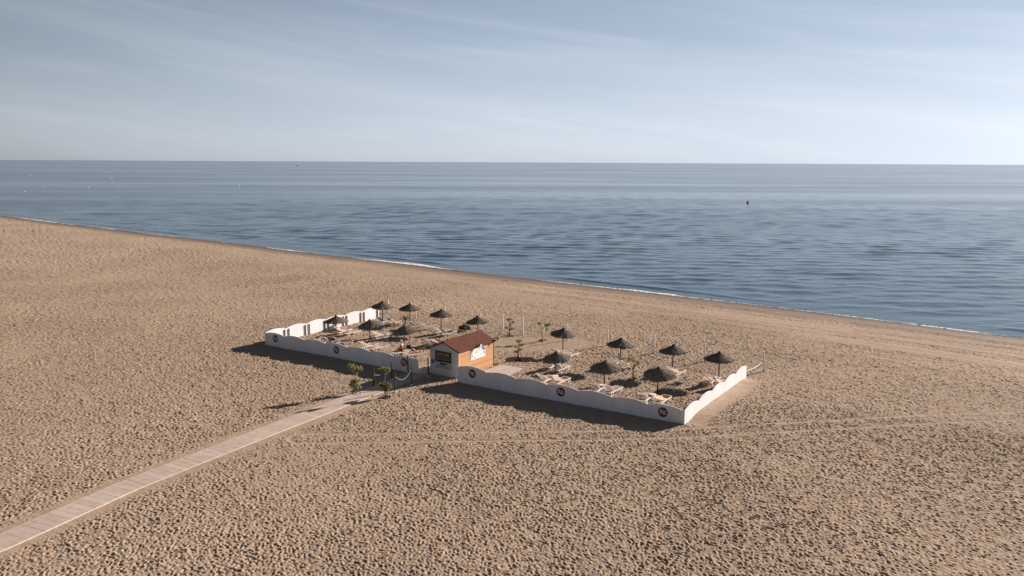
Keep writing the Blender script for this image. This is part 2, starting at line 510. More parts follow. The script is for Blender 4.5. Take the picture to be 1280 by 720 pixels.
M = dict(
    sand=sand_material(), water=water_material(), foam=foam_material(),
    wall=plain('white_painted_board', (0.70, 0.68, 0.71), 0.6, 0.09, 0.8, stretch=(1.6, 1.6, 0.5)),
    batten=plain('grey_batten', (0.16, 0.16, 0.17), 0.8, 0.2, 8),
    maroon=plain('maroon_paint', (0.085, 0.018, 0.020), 0.6, 0.15, 6),
    red=plain('emblem_red', (0.17, 0.045, 0.040), 0.6, 0.15, 6),
    cream=plain('cream_paint', (0.70, 0.62, 0.58), 0.6, 0.06, 6),
    slab=plain('boardwalk_slab', (0.445, 0.352, 0.302), 0.9, 0.10, 2.2, 0.2),
    slab2=plain('pale_boardwalk_slab', (0.485, 0.392, 0.345), 0.9, 0.10, 2.2, 0.2),
    edge=plain('sunlit_edge_strip', (0.50, 0.41, 0.34), 0.8, 0.12, 3),
    orange=striped('orange_clapboard', (0.45, 0.225, 0.098), 'Z', 0.145, 0.55, 0.22, 0.6, (2, 1, 12)),
    gable=striped('white_clapboard', (0.52, 0.515, 0.53), 'Z', 0.145, 0.80, 0.05, 0.6, (2, 1, 12)),
    trim=plain('brown_trim', (0.16, 0.075, 0.04), 0.7, 0.2, 6),
    palewood=plain('pale_trim', (0.60, 0.47, 0.36), 0.7, 0.12, 6),
    roof=plain('red_brown_roof_felt', (0.112, 0.044, 0.033), 0.95, 0.2, 3.0, 0.4, spec=0.1),
    navy=plain('navy_cloth', (0.012, 0.022, 0.055), 0.9, 0.3, 9),
    board=plain('menu_board_navy', (0.016, 0.020, 0.034), 0.4, 0.2, 3),
    boardtext=plain('menu_lettering', (0.42, 0.27, 0.13), 0.6, 0.1, 3),
    boardwhite=plain('menu_board_pale', (0.40, 0.40, 0.41), 0.6, 0.1, 3),
    banner=plain('banner_white', (0.72, 0.68, 0.68), 0.6, 0.06, 3),
    bannerblue=plain('banner_blue', (0.06, 0.16, 0.30), 0.6, 0.4, 4),
    bannerpale=plain('banner_pale_blue', (0.34, 0.46, 0.62), 0.6, 0.25, 4),
    bannergreen=plain('banner_lime', (0.46, 0.56, 0.14), 0.6, 0.2, 4),
    bannergrey=plain('banner_grey_text', (0.30, 0.30, 0.36), 0.6, 0.2, 4),
    blue=plain('blue_box_paint', (0.05, 0.10, 0.20), 0.5, 0.15, 5),
    black=plain('black_plastic', (0.014, 0.014, 0.015), 0.5, 0.2, 5),
    white=plain('white_plastic', (0.80, 0.78, 0.76), 0.45, 0.05, 4),
    lampwhite=plain('lamp_lens_white', (0.86, 0.86, 0.84), 0.25, 0.03, 4),
    sling=sling_material(),
    thatch=plain('dark_thatch', (0.138, 0.110, 0.090), 0.95, 0.65, 16, 0.6, stretch=(1, 1, 0.3)),
    thatch_cap=plain('dark_thatch_cap', (0.028, 0.026, 0.026), 0.9, 0.4, 16),
    pole=plain('red_brown_pole', (0.075, 0.030, 0.022), 0.7, 0.3, 6),
    postbrown=plain('brown_post', (0.090, 0.046, 0.033), 0.8, 0.3, 5),
    postwhite=plain('white_post', (0.78, 0.74, 0.73), 0.6, 0.06, 5),
    rope=plain('pale_rope', (0.38, 0.34, 0.30), 0.9, 0.15, 20),
    bark=plain('bark', (0.060, 0.042, 0.032), 0.95, 0.35, 12, 0.5),
    barkpale=plain('pale_bark', (0.20, 0.16, 0.12), 0.95, 0.25, 12, 0.5),
    leaf=leaf_material('pine_needles', (0.175, 0.165, 0.075)),
    leafdry=leaf_material('olive_leaves', (0.25, 0.215, 0.125)),
    leafgreen=leaf_material('green_fronds', (0.115, 0.145, 0.050)),
    leafgrey=leaf_material('grey_green_leaves', (0.15, 0.145, 0.105)),
    soil=plain('dark_soil', (0.030, 0.022, 0.018), 0.95, 0.3, 8),
    skin=plain('tanned_skin', (0.42, 0.20, 0.13), 0.55, 0.08, 5),
    skinred=plain('sunburnt_skin', (0.34, 0.12, 0.075), 0.55, 0.08, 5),
    hair=plain('auburn_hair', (0.075, 0.020, 0.014), 0.6, 0.3, 30),
    hairdark=plain('dark_hair', (0.02, 0.014, 0.011), 0.6, 0.3, 30),
    cap=plain('white_cap', (0.80, 0.79, 0.77), 0.8, 0.04, 8),
    swimdark=plain('black_swimwear', (0.018, 0.016, 0.020), 0.7, 0.2, 8),
    swimwine=plain('wine_swimwear', (0.10, 0.022, 0.035), 0.7, 0.2, 8),
    towelgrey=plain('blue_grey_towel', (0.20, 0.22, 0.26), 0.95, 0.2, 8),
    towelpurple=plain('plum_towel', (0.11, 0.060, 0.075), 0.95, 0.3, 8),
    towelnavy=plain('navy_towel', (0.016, 0.030, 0.075), 0.95, 0.5, 7),
    towelpale=plain('pale_grey_towel', (0.45, 0.43, 0.45), 0.95, 0.12, 8),
    buoywhite=plain('buoy_white', (0.86, 0.86, 0.85), 0.4, 0.03, 3),
    buoydark=plain('buoy_dark_green', (0.030, 0.055, 0.050), 0.5, 0.2, 3),
    hull=plain('dark_hull', (0.05, 0.06, 0.075), 0.5, 0.15, 3),
)


# ------------------------------------------------------------------ mesh helpers
def link(name, bm, mat, parent=None, smooth=False, loc=None, rotz=None, mats=None):
    me = bpy.data.meshes.new(name)
    bm.normal_update(); bm.to_mesh(me); bm.free()
    for mm in (mats or [mat]):
        me.materials.append(mm)
    if smooth:
        me.polygons.foreach_set('use_smooth', [True] * len(me.polygons))
    o = bpy.data.objects.new(name, me); C.objects.link(o)
    if parent is not None:
        o.parent = parent
    if loc is not None:
        o.location = loc
    if rotz is not None:
        o.rotation_euler = (0, 0, rotz)
    return o


def empty(name, label, cat, loc=(0, 0, 0), rotz=0.0, group=None):
    o = bpy.data.objects.new(name, None); C.objects.link(o)
    o.empty_display_size = 0.3
    o.location = loc; o.rotation_euler = (0, 0, rotz)
    return tag(o, label, cat, group)


def tag(o, label, cat, group=None):
    o['label'] = label; o['category'] = cat
    if group:
        o['group'] = group
    return o


def copy_tree(o, parent=None):
    c = o.copy(); C.objects.link(c); c.parent = parent
    for ch in list(o.children):
        copy_tree(ch, c)
    return c


def box(bm, x0, x1, y0, y1, z0, z1, mi=0, mat4=None):
    vs = [bm.verts.new((x, y, z)) for z in (z0, z1) for y in (y0, y1) for x in (x0, x1)]
    for f in ((0, 2, 3, 1), (4, 5, 7, 6), (0, 1, 5, 4), (2, 6, 7, 3), (0, 4, 6, 2), (1, 3, 7, 5)):
        fc = bm.faces.new([vs[i] for i in f]); fc.material_index = mi
    if mat4 is not None:
        bmesh.ops.transform(bm, matrix=mat4, verts=vs)
    return vs


def bar(bm, p, q, w, h=None, up=Vector((0, 0, 1))):
    """rectangular bar from p to q"""
    p = Vector(p); q = Vector(q); d = q - p; L = d.length; d.normalize()
    if abs(d.dot(up)) > 0.95:
        up = Vector((0, 1, 0))
    x = d.cross(up).normalized(); z = x.cross(d)
    m4 = Matrix(((x.x, d.x, z.x, p.x), (x.y, d.y, z.y, p.y), (x.z, d.z, z.z, p.z), (0, 0, 0, 1)))
    h = h or w
    return box(bm, -w / 2, w / 2, 0, L, -h / 2, h / 2, mat4=m4)


def tube(bm, pts, radii, seg=8, cap=True):
    rings = []
    n = len(pts); pts = [Vector(p) for p in pts]
    if isinstance(radii, (int, float)):
        radii = [radii] * n
    prev = None
    for i, p in enumerate(pts):
        d = (pts[min(i + 1, n - 1)] - pts[max(i - 1, 0)]).normalized()
        ref = prev if prev is not None else (Vector((1, 0, 0)) if abs(d.x) < 0.9 else Vector((0, 1, 0)))
        x = (ref - d * ref.dot(d)).normalized(); y = d.cross(x); prev = x
        rings.append([bm.verts.new(p + (x * math.cos(2 * math.pi * k / seg) + y * math.sin(2 * math.pi * k / seg)) * radii[i]) for k in range(seg)])
    for a, b in zip(rings[:-1], rings[1:]):
        for k in range(seg):
            bm.faces.new((a[k], a[(k + 1) % seg], b[(k + 1) % seg], b[k]))
    if cap:
        bm.faces.new(rings[0][::-1]); bm.faces.new(rings[-1])
    return rings


def lathe(bm, prof, seg=20, c=(0, 0, 0)):
    rings = [[bm.verts.new((c[0] + r * math.cos(2 * math.pi * k / seg), c[1] + r * math.sin(2 * math.pi * k / seg), c[2] + z)) for k in range(seg)] for r, z in prof]
    for a, b in zip(rings[:-1], rings[1:]):
        for k in range(seg):
            bm.faces.new((a[k], a[(k + 1) % seg], b[(k + 1) % seg], b[k]))
    if prof[0][0] > 0.001:
        bm.faces.new(rings[0][::-1])
    if prof[-1][0] > 0.001:
        bm.faces.new(rings[-1])
    return rings


def text_mesh(name, body, size, mat, parent, loc, rot, depth=0.004, shear=0.0):
    cu = bpy.data.curves.new(name, 'FONT'); cu.body = body; cu.size = size; cu.extrude = depth; cu.shear = shear
    cu.offset = size * 0.012
    cu.align_x = 'CENTER'; cu.align_y = 'CENTER'
    tmp = bpy.data.objects.new(name + '_curve', cu); C.objects.link(tmp)
    dg = bpy.context.evaluated_depsgraph_get()
    me = bpy.data.meshes.new_from_object(tmp.evaluated_get(dg))
    bpy.data.objects.remove(tmp); bpy.data.curves.remove(cu)
    me.materials.clear(); me.materials.append(mat)
    o = bpy.data.objects.new(name, me); C.objects.link(o); o.parent = parent
    o.location = loc; o.rotation_euler = rot
    return o


# ------------------------------------------------------------------ ground sheet
def build_ground():
    fine = np.arange(-0.76, 0.7601, 0.00125)
    mid_r = 0.76 + np.cumsum(np.linspace(0.0014, 0.0040, 150)); mid_l = -mid_r[::-1]
    coarse_l = np.linspace(-math.pi, mid_l[0] - 0.03, 80); coarse_r = np.linspace(mid_r[-1] + 0.03, math.pi, 80)
    th = np.concatenate([coarse_l, mid_l, fine, mid_r, coarse_r])
    rr = [0.4, 2, 5, 9, 13, 17, 20]
    r = 22.0
    while r < 420:
        rr.append(r)
        if r < 60: r += 0.055
        elif r < 92: r += 0.08
        elif r < 140: r += 0.13
        else: r += 0.3 + (r - 140) * 0.012
    rr += [600, 1200, 3000, 8000]
    X, Y, nr, nt = polar_grid(th, np.array(rr))
    Z = base_h(X, Y)
    rad = np.hypot(X, Y); ang = np.abs(np.arctan2(X, Y))
    sel = (rad < 420) & (ang < mid_r[-1] + 0.001) & (rad > 20)
    D = shore_d(X, Y)
    sel &= D < 104
    det = np.zeros_like(X); 
    idx = np.nonzero(sel)[0]
    for ch in np.array_split(idx, 8):
        det[ch], _ = sand_detail(X[ch], Y[ch])
    Z = Z + det
    Z = np.maximum(Z, -8.0)
    edge = D + 1.6 * (fbm(X / 3.0, Y / 3.0, 71, 3) - 0.5)
    wet = 0.75 * sstep(89.5, 93.5, edge) + 0.25 * sstep(95, 98, edge)
    return grid_mesh('beach_sand', X, Y, Z, nr, nt, M['sand'], {'wet': wet})


ground = build_ground(); ground['kind'] = 'structure'


def build_sea():
    th = np.concatenate([np.linspace(-1.5, -0.78, 60), np.arange(-0.775, 0.776, 0.0026), np.linspace(0.78, 1.9, 80)])
    rr = []
    r = 60.0
    while r < 900:
        rr.append(r)
        r += 0.5 if r < 170 else 0.5 + (r - 170) * 0.004
    rr += list(np.geomspace(920, 60000, 60))
    X, Y, nr, nt = polar_grid(th, np.array(rr))
    D = shore_d(X, Y)
    Z = np.zeros_like(X)
    rg = np.random.RandomState(4)
    amp = sstep(101, 112, D) * (0.55 + 0.9 * fbm(X / 45.0, Y / 18.0, 3, 2))
    rad = np.hypot(X, Y)
    for k in range(24):
        lam = 2.0 * (3.6 ** rg.rand())
        a = math.pi / 2 + rg.normal(0, 0.30) - 0.10
        kx, ky = math.cos(a) * 2 * math.pi / lam, math.sin(a) * 2 * math.pi / lam
        fade = 1 - sstep(45 * lam, 110 * lam, rad)
        warp = 1.5 * vnoise(X / (lam * 3), Y / (lam * 3), 200 + k)
        Z += 0.0028 * lam * np.sin(kx * X + ky * Y + rg.rand() * 6.28 + warp * 2.5) * fade
    Z = WATER_Z + Z * amp
    # a last low breaker line that follows the beach
    u = X * SHORE_D[0] + Y * SHORE_D[1]
    ph = D - 104.0 - 1.2 * fbm(u / 14.0, u * 0, 5, 2)
    Z += 0.16 * np.exp(-(ph / 0.8) ** 2) * sstep(0.35, 0.65, vnoise(u / 22.0, u * 0, 9))
    return grid_mesh('sea', X, Y, Z, nr, nt, M['water'])


sea = build_sea(); sea['kind'] = 'structure'


def build_foam():
    """thin broken wash at the waterline"""
    bm = bmesh.new()
    us = np.arange(-330, 120, 0.5)
    w = 1.9 * np.clip(fbm(us / 11.0, us * 0 + 3, 21, 3) - 0.40, 0, 1) * 3.0 + 0.25 * (fbm(us / 2.0, us * 0, 33, 2) - 0.35)
    w += 1.5 * np.exp(-((us + 103) / 9.0) ** 2) + 0.8 * np.exp(-((us + 52) / 17.0) ** 2) + 0.4 * np.exp(-((us + 15) / 20.0) ** 2) + 1.0 * np.exp(-((us + 243) / 3.0) ** 2) + 0.05
    w *= 0.68
    prev = None
    for u, ww in zip(us, w):
        if ww < 0.14:
            prev = None; continue
        # solve for the waterline D=100.1 at this station
        D = 101.0
        for _ in range(4):
            x = SHORE_D[0] * u + SHORE_M[0] * D; y = SHORE_D[1] * u + SHORE_M[1] * D
            D += 99.2 - float(shore_d(np.array([x]), np.array([y]))[0])
        cur = []
        for k in range(5):
            dd = D + (k / 4.0) * ww
            x = SHORE_D[0] * u + SHORE_M[0] * dd; y = SHORE_D[1] * u + SHORE_M[1] * dd
            zb = max(WATER_Z, float(base_h(np.array([x]), np.array([y]))[0]))
            cur.append(bm.verts.new((x, y, zb + 0.03 + 0.07 * math.sin(math.pi * k / 4.0))))
        if prev:
            for k in range(4):
                bm.faces.new((prev[k], cur[k], cur[k + 1], prev[k + 1]))
        prev = cur
    o = link('surf_foam', bm, M['foam'], smooth=True)
    o['kind'] = 'stuff'; o['label'] = 'thin broken white surf along the waterline'; o['category'] = 'surf'
    return o


build_foam()


# ------------------------------------------------------------------ boardwalk: slabs laid end to end along the path
def build_boardwalk():
    pts = [Vector(p) for p in PATH]
    # resample the polyline
    out = []; L = 0.0; step = 0.46
    segs = list(zip(pts[:-1], pts[1:]))
    total = sum((b - a).length for a, b in segs)

    def at_len(t):
        for a, b in segs:
            l = (b - a).length
            if t <= l:
                return a + (b - a) * (t / l), (b - a).normalized()
            t -= l
        return segs[-1][1], (segs[-1][1] - segs[-1][0]).normalized()
    bm = bmesh.new()
    t = 0.0; k = 0
    while t + step < total:
        (p, d), (q, d2) = at_len(t + 0.005), at_len(t + step - 0.005)
        mi = 1 if rnd.random() < 0.3 else 0
        n1 = Vector((-d.y, d.x)); n2 = Vector((-d2.y, d2.x)); hw = 0.80
        zt = 0.5 * (gz(p.x, p.y) + gz(q.x, q.y)) + 0.062 + rnd.uniform(-0.002, 0.002)
        lo = [(p + n1 * hw), (p - n1 * hw), (q - n2 * hw), (q + n2 * hw)]
        v0 = [bm.verts.new((v.x, v.y, zt - 0.16)) for v in lo]; v1 = [bm.verts.new((v.x, v.y, zt)) for v in lo]
        f = bm.faces.new(v1); f.material_index = mi
        for i in range(4):
            f = bm.faces.new((v0[i], v0[(i + 1) % 4], v1[(i + 1) % 4], v1[i])); f.material_index = mi
        # added edge strips, coloured paler to give the slabs' sunlit sides
        for sgn in (-1, 1):
            e0 = [p + n1 * sgn * hw, p + n1 * sgn * (hw + 0.035), q + n2 * sgn * (hw + 0.035), q + n2 * sgn * hw]
            a = [bm.verts.new((v.x, v.y, zt - 0.16)) for v in e0]; b = [bm.verts.new((v.x, v.y, zt + 0.004)) for v in e0]
            fs = [bm.faces.new(b)] + [bm.faces.new((a[i], a[(i + 1) % 4], b[(i + 1) % 4], b[i])) for i in range(4)]
            for f in fs:
                f.material_index = 2
        t += step; k += 1
    bmesh.ops.recalc_face_normals(bm, faces=bm.faces)
    o = link('boardwalk_path', bm, None, mats=[M['slab'], M['slab2'], M['edge']])
    o['kind'] = 'structure'
    return o


build_boardwalk()


# ------------------------------------------------------------------ low white wavy walls
def emblem(parent, x, z, y=-0.036):
    """round maroon badge with overlapping cream letters on the outer face"""
    r = 0.345
    bm = bmesh.new()
    lathe(bm, [(0.0, 0.0), (r, 0.0), (r, 0.02), (0.0, 0.02)], 36)
    b = link('badge', bm, M['maroon'], parent)
    b.location = (x, y, z); b.rotation_euler = (math.pi / 2, 0, 0)
    bm = bmesh.new()
    lathe(bm, [(0.0, 0.0), (r * 0.80, 0.0), (r * 0.80, 0.006), (0.0, 0.006)], 36)
    link('badge_disc', bm, M['red'], b, loc=(0, 0, 0.0205))
    text_mesh('lettering', 'R', 0.40, M['cream'], b, (-0.112, 0.025, 0.032), (0, 0, 0), 0.005, 0.0)
    text_mesh('lettering', 'B', 0.40, M['cream'], b, (0.118, -0.025, 0.032), (0, 0, 0), 0.005, 0.0)


def wall_run(name, label, start, ang, widths, zs, peak=0.19, low=1.17, emblems=(), inner=1, firstpeak=0.0):
    """panels stand end to end along local +X; local -Y is the outer face"""
    root = empty(name, label, 'wall', (start[0], start[1], 0), ang, 'low white wavy walls of the enclosure')
    x = 0.0
    for i, w in enumerate(widths):
        bm = bmesh.new()
        K = 18; g = 0.003
        t = 0.03
        z0 = zs[i] - 0.45
        fr, bk = [], []
        pk = peak + (firstpeak if i == 0 else 0)
        for k in range(K + 1):
            u = k / K
            zt = zs[i] + low + pk * math.sin(math.pi * u) ** 0.85
            xx = x + g + u * (w - 2 * g)
            fr.append((bm.verts.new((xx, -t, z0)), bm.verts.new((xx, -t, zt))))
            bk.append((bm.verts.new((xx, t, z0)), bm.verts.new((xx, t, zt))))
        for k in range(K):
            bm.faces.new((fr[k][0], fr[k + 1][0], fr[k + 1][1], fr[k][1]))
            bm.faces.new((bk[k + 1][0], bk[k][0], bk[k][1], bk[k + 1][1]))
            bm.faces.new((fr[k][1], fr[k + 1][1], bk[k + 1][1], bk[k][1]))
        bm.faces.new((fr[0][0], fr[0][1], bk[0][1], bk[0][0])); bm.faces.new((fr[K][0], bk[K][0], bk[K][1], fr[K][1]))
        bmesh.ops.recalc_face_normals(bm, faces=bm.faces)
        link('panel', bm, M['wall'], root)
        for off in (0.26, w - 0.26):
            bm = bmesh.new()
            box(bm, x + off - 0.035, x + off + 0.035, t + 0.002, t + 0.09, zs[i] - 0.3, zs[i] + low - 0.07)
            link('batten', bm, M['batten'], root)
        x += w
    for ex, ez in emblems:
        emblem(root, ex, ez)
    return root


def zlist(start, ang, widths, extra=lambda s: 0.0):
    out = []; x = 0
    for w in widths:
        cx = start[0] + math.cos(ang) * (x + w / 2); cy = start[1] + math.sin(ang) * (x + w / 2)
        out.append(gz(cx, cy) + extra(x + w / 2)); x += w
    return out


wl7 = [2.72] * 7
st = site(0, 0)
wall_run('wavy_wall', 'white wavy wall in shade left of the path entrance, three round badges on it', st, ANG, wl7,
         zlist(st, ANG, wl7), emblems=((1.47, 0.80), (9.55, 0.80), (17.5, 0.80)))
st = site(23.12, 0)
w7b = [2.88] + [2.713] * 6
fdrop = lambda s: 0.13 - 0.019 * s
wall_run('wavy_wall', 'white wavy wall in shade running from the hut to the near corner, three round badges', st, ANG, w7b,
         zlist(st, ANG, w7b, fdrop), emblems=((1.48, 0.89), (9.58, 0.72), (17.63, 0.62)), firstpeak=0.05)
st = site(42.28, -0.03)
wr = [2.74] * 5
wall_run('wavy_wall', 'sunlit white wavy wall on the right, running from near corner toward the sea', st, ANG + math.pi / 2, wr,
         zlist(st, ANG + math.pi / 2, wr, lambda s: -0.2 + 0.012 * s))
# left run: its lit inner face looks into the enclosure, so it is laid from the far end towards the corner
wleft = [2.66] * 6
st = site(-0.03, 15.95)
wall_run('wavy_wall', 'sunlit white wavy wall at the left end, dark battens on its inner face', st, ANG - math.pi / 2, wleft,
         zlist(st, ANG - math.pi / 2, wleft))


# ------------------------------------------------------------------ hut
def build_hut():
    W_, L_, EV, RG = 2.92, 5.05, 2.26, 2.86
    x0 = 19.68
    bx, by = site(x0, 0.85)
    z = gz(*site(x0 + 1.5, 3)) - 0.0
    root = empty('beach_hut', 'small wooden hut with red-brown gable roof at the path entrance', 'hut', (bx, by, z), ANG)
    n_boards = 16

    def clap(x_or_y, a0, a1, outward, axis, ztop):
        """overlapping boards: each board leans out 18 mm at its foot"""
        bm = bmesh.new(); hb = ztop / n_boards
        for i in range(n_boards):
            z0, z1 = i * hb - (0.3 if i == 0 else 0), (i + 1) * hb
            o0, o1 = x_or_y + outward * 0.022, x_or_y + outward * 0.004
            if axis == 'X':   # wall in the plane x = const
                q = [(o0, a0, z0), (o0, a1, z0), (o1, a1, z1), (o1, a0, z1)]
                lip = [(o1, a0, z0), (o1, a1, z0)]
            else:
                q = [(a0, o0, z0), (a1, o0, z0), (a1, o1, z1), (a0, o1, z1)]
                lip = [(a0, o1, z0), (a1, o1, z0)]
            v = [bm.verts.new(p) for p in q]; bm.faces.new(v)
            w = [bm.verts.new(p) for p in lip]; bm.faces.new((w[0], w[1], v[1], v[0]))
        bmesh.ops.recalc_face_normals(bm, faces=bm.faces)
        return bm
    link('side_wall', clap(W_, 0, L_, 1, 'X', EV), M['orange'], root)
    link('side_wall', clap(0, 0, L_, -1, 'X', EV), M['orange'], root)
    # gable walls: solid pentagons with board lines from material
    for yy, nm, mt in ((0.0, 'front_gable', M['gable']), (L_, 'rear_gable', M['orange'])):
        bm = bmesh.new(); t = 0.05; s = 1 if yy == 0 else -1
        prof = [(0.0, -0.3), (W_, -0.3), (W_, EV), (W_ / 2, RG), (0.0, EV)]
        a = [bm.verts.new((px, yy, pz)) for px, pz in prof]; b = [bm.verts.new((px, yy + s * t, pz)) for px, pz in prof]
        bm.faces.new(a); bm.faces.new(b[::-1])
        for i in range(5):
            bm.faces.new((a[i], a[(i + 1) % 5], b[(i + 1) % 5], b[i]))
        bmesh.ops.recalc_face_normals(bm, faces=bm.faces)
        g = link(nm, bm, mt, root)
        if yy == 0:
            bm = bmesh.new()
            for k in range(15):
                zz = 0.05 + k * 0.145
                box(bm, 0.08, W_ - 0.08, -0.014, -0.002, zz, zz + 0.125)
            link('cladding', bm, M['gable'], g)
            # corner boards
    for (cx, cy, mt) in ((-0.03, -0.03, 'palewood'), (W_ - 0.05, -0.03, 'palewood'), (W_ - 0.05, L_ - 0.05, 'trim'), (-0.03, L_ - 0.05, 'trim')):
        bm = bmesh.new(); box(bm, cx, cx + 0.085, cy, cy + 0.085, -0.3, EV - 0.03)
        link('corner_board', bm, M[mt], root)
    # roof: two slabs with overhang
    ov, of = 0.16, 0.13
    sl_ = (RG - EV) / (W_ / 2)
    roof = None
    bm = bmesh.new()
    prof_t = [(-ov, EV - ov * sl_ + 0.075), (W_ / 2, RG + 0.085), (W_ + ov, EV - ov * sl_ + 0.075)]
    prof_b = [(px, pz - 0.07) for px, pz in prof_t]
    A = [[bm.verts.new((px, yy, pz)) for px, pz in prof_t] for yy in (-of, L_ + of)]
    B = [[bm.verts.new((px, yy, pz)) for px, pz in prof_b] for yy in (-of, L_ + of)]
    for k in range(2):
        bm.faces.new((A[0][k], A[0][k + 1], A[1][k + 1], A[1][k])); bm.faces.new((B[0][k], B[1][k], B[1][k + 1], B[0][k + 1]))
        for e in (0, 1):
            bm.faces.new((A[e][k], A[e][k + 1], B[e][k + 1], B[e][k]))
    for k in (0, 2):
        bm.faces.new((A[0][k], A[1][k], B[1][k], B[0][k]))
    bmesh.ops.recalc_face_normals(bm, faces=bm.faces)
    roof = link('roof', bm, M['roof'], root)
    bm = bmesh.new(); bar(bm, (W_ / 2, -of - 0.01, RG + 0.085), (W_ / 2, L_ + of + 0.01, RG + 0.085), 0.13, 0.035)
    link('ridge_cap', bm, M['roof'], roof)
    # bargeboards on both gables
    for yy in (-of - 0.025, L_ + of + 0.025):
        for k in (0, 1):
            bm = bmesh.new()
            p, q = prof_t[k], prof_t[k + 1]
            bar(bm, (p[0], yy, p[1] - 0.075), (q[0], yy, q[1] - 0.075), 0.03, 0.13)
            link('bargeboard', bm, M['trim'], roof)
    # menu board
    bm = bmesh.new(); box(bm, 0.52, 2.18, -0.06, -0.018, 1.16, 2.0)
    mb = link('menu_board', bm, M['board'], root)
    rr = random.Random(3)
    for row, zz in enumerate((1.84, 1.70, 1.50, 1.34)):
        xx = 0.62 + (0.25 if row in (0,) else 0)
        while xx < 2.02 - (0.3 if row == 0 else 0):
            ww = rr.uniform(0.06, 0.24)
            bm = bmesh.new()
            box(bm, xx, min(xx + ww, 2.1), -0.064, -0.0605, zz, zz + (0.075 if row < 2 else 0.05)); xx += ww + rr.uniform(0.03, 0.08)
            link('menu_lettering', bm, M['boardtext'], mb)
    # pale price panel below with a dark strip
    bm = bmesh.new(); box(bm, 0.58, 2.20, -0.05, -0.018, 0.60, 1.15)
    pb = link('price_panel', bm, M['boardwhite'], root)
    bm = bmesh.new(); box(bm, 1.0, 1.72, -0.055, -0.0505, 0.92, 1.08)
    link('dark_strip', bm, M['board'], pb)
    bm = bmesh.new()
    for row, zz in enumerate((0.80, 0.71)):
        xx = 0.64
        while xx < 2.1:
            ww = rr.uniform(0.08, 0.3); box(bm, xx, min(xx + ww, 2.14), -0.054, -0.0505, zz, zz + 0.04); xx += ww + 0.06
    link('price_lettering', bm, M['trim'], pb)
    # awning flap hinge rod above board
    bm = bmesh.new(); bar(bm, (0.40, -0.06, 2.06), (2.28, -0.06, 2.03), 0.05, 0.05); link('board_rail', bm, M['black'], root)
    # small blue meter box
    bm = bmesh.new(); box(bm, 0.17, 0.36, -0.12, -0.018, 0.98, 1.26); link('meter_box', bm, M['blue'], root)
    # banner on the sunlit long wall
    bx_ = W_ + 0.026
    bm = bmesh.new(); box(bm, bx_, bx_ + 0.015, 1.62, 3.72, 1.16, 2.05)
    bn = link('banner', bm, M['banner'], root)

    def patch(nm, mt, polys, dx):
        bm = bmesh.new()
        for poly in polys:
            a = [bm.verts.new((bx_ + 0.015 + dx, 1.62 + u * 2.10, 1.16 + v * 0.89)) for u, v in poly]
            b = [bm.verts.new((bx_ + 0.018 + dx, 1.62 + u * 2.10, 1.16 + v * 0.89)) for u, v in poly]
            bm.faces.new(b)
            n_ = len(a)
            for i in range(n_):
                bm.faces.new((a[i], a[(i + 1) % n_], b[(i + 1) % n_], b[i]))
        bmesh.ops.recalc_face_normals(bm, faces=bm.faces)
        link(nm, bm, M[mt], bn)
    for nm, mt, poly in (
            ('pale_wave', 'bannerpale', [(0.02, 0.25), (0.10, 0.30), (0.20, 0.22), (0.16, 0.48), (0.08, 0.62), (0.02, 0.66)]),
            ('pale_wave', 'bannerpale', [(0.46, 0.93), (0.50, 0.78), (0.62, 0.72), (0.70, 0.84), (0.58, 0.94)]),
            ('pale_wave', 'bannerpale', [(0.72, 0.60), (0.88, 0.53), (0.85, 0.62), (0.73, 0.66)]),
            ('blue_wave', 'bannerblue', [(0.02, 0.70), (0.10, 0.64), (0.14, 0.86), (0.10, 0.97), (0.02, 0.97)]),
            ('blue_wave', 'bannerblue', [(0.74, 0.86), (0.86, 0.64), (0.97, 0.60), (0.98, 0.97), (0.70, 0.97)]),
            ('blue_patch', 'bannerblue', [(0.86, 0.36), (0.96, 0.32), (0.95, 0.50), (0.88, 0.51)]),
            ('blue_patch', 'bannerblue', [(0.22, 0.10), (0.32, 0.14), (0.34, 0.24), (0.24, 0.20)]),
            ('lime_lettering', 'bannergreen', [(0.24, 0.62), (0.34, 0.64), (0.44, 0.66), (0.52, 0.76), (0.44, 0.78), (0.34, 0.76), (0.26, 0.74)]),
            ('grey_lettering', 'bannergrey', [(0.20, 0.56), (0.62, 0.56), (0.62, 0.59), (0.20, 0.59)]),
            ('grey_lettering', 'bannergrey', [(0.44, 0.22), (0.56, 0.26), (0.56, 0.31), (0.44, 0.28)]),
            ('grey_lettering', 'bannergrey', [(0.62, 0.26), (0.84, 0.24), (0.84, 0.28), (0.62, 0.30)])):
        patch(nm, mt, [poly], 0.001)
    # floodlights on short arms under the eaves
    for fx, fy, fz, ang in ((W_ + 0.34, 2.6, EV + 0.06, 0.0), (W_ + 0.34, L_ + 0.22, EV + 0.12, 0.6), (-0.28, -0.28, EV - 0.02, -2.4)):
        bm = bmesh.new(); box(bm, -0.10, 0.02, -0.10, 0.10, -0.08, 0.10)
        f = link('floodlight', bm, M['black'], root, loc=(fx, fy, fz), rotz=ang)
        f.rotation_euler = (0, 0.35, ang)
        bm = bmesh.new(); box(bm, 0.021, 0.05, -0.12, 0.12, -0.09, 0.12); link('lens', bm, M['lampwhite'], f)
        bm = bmesh.new(); bar(bm, (-0.10, 0, 0.0), (-0.36, 0, -0.06), 0.035); link('arm', bm, M['black'], f)
    # door on the far left side
    return root


hut = build_hut()

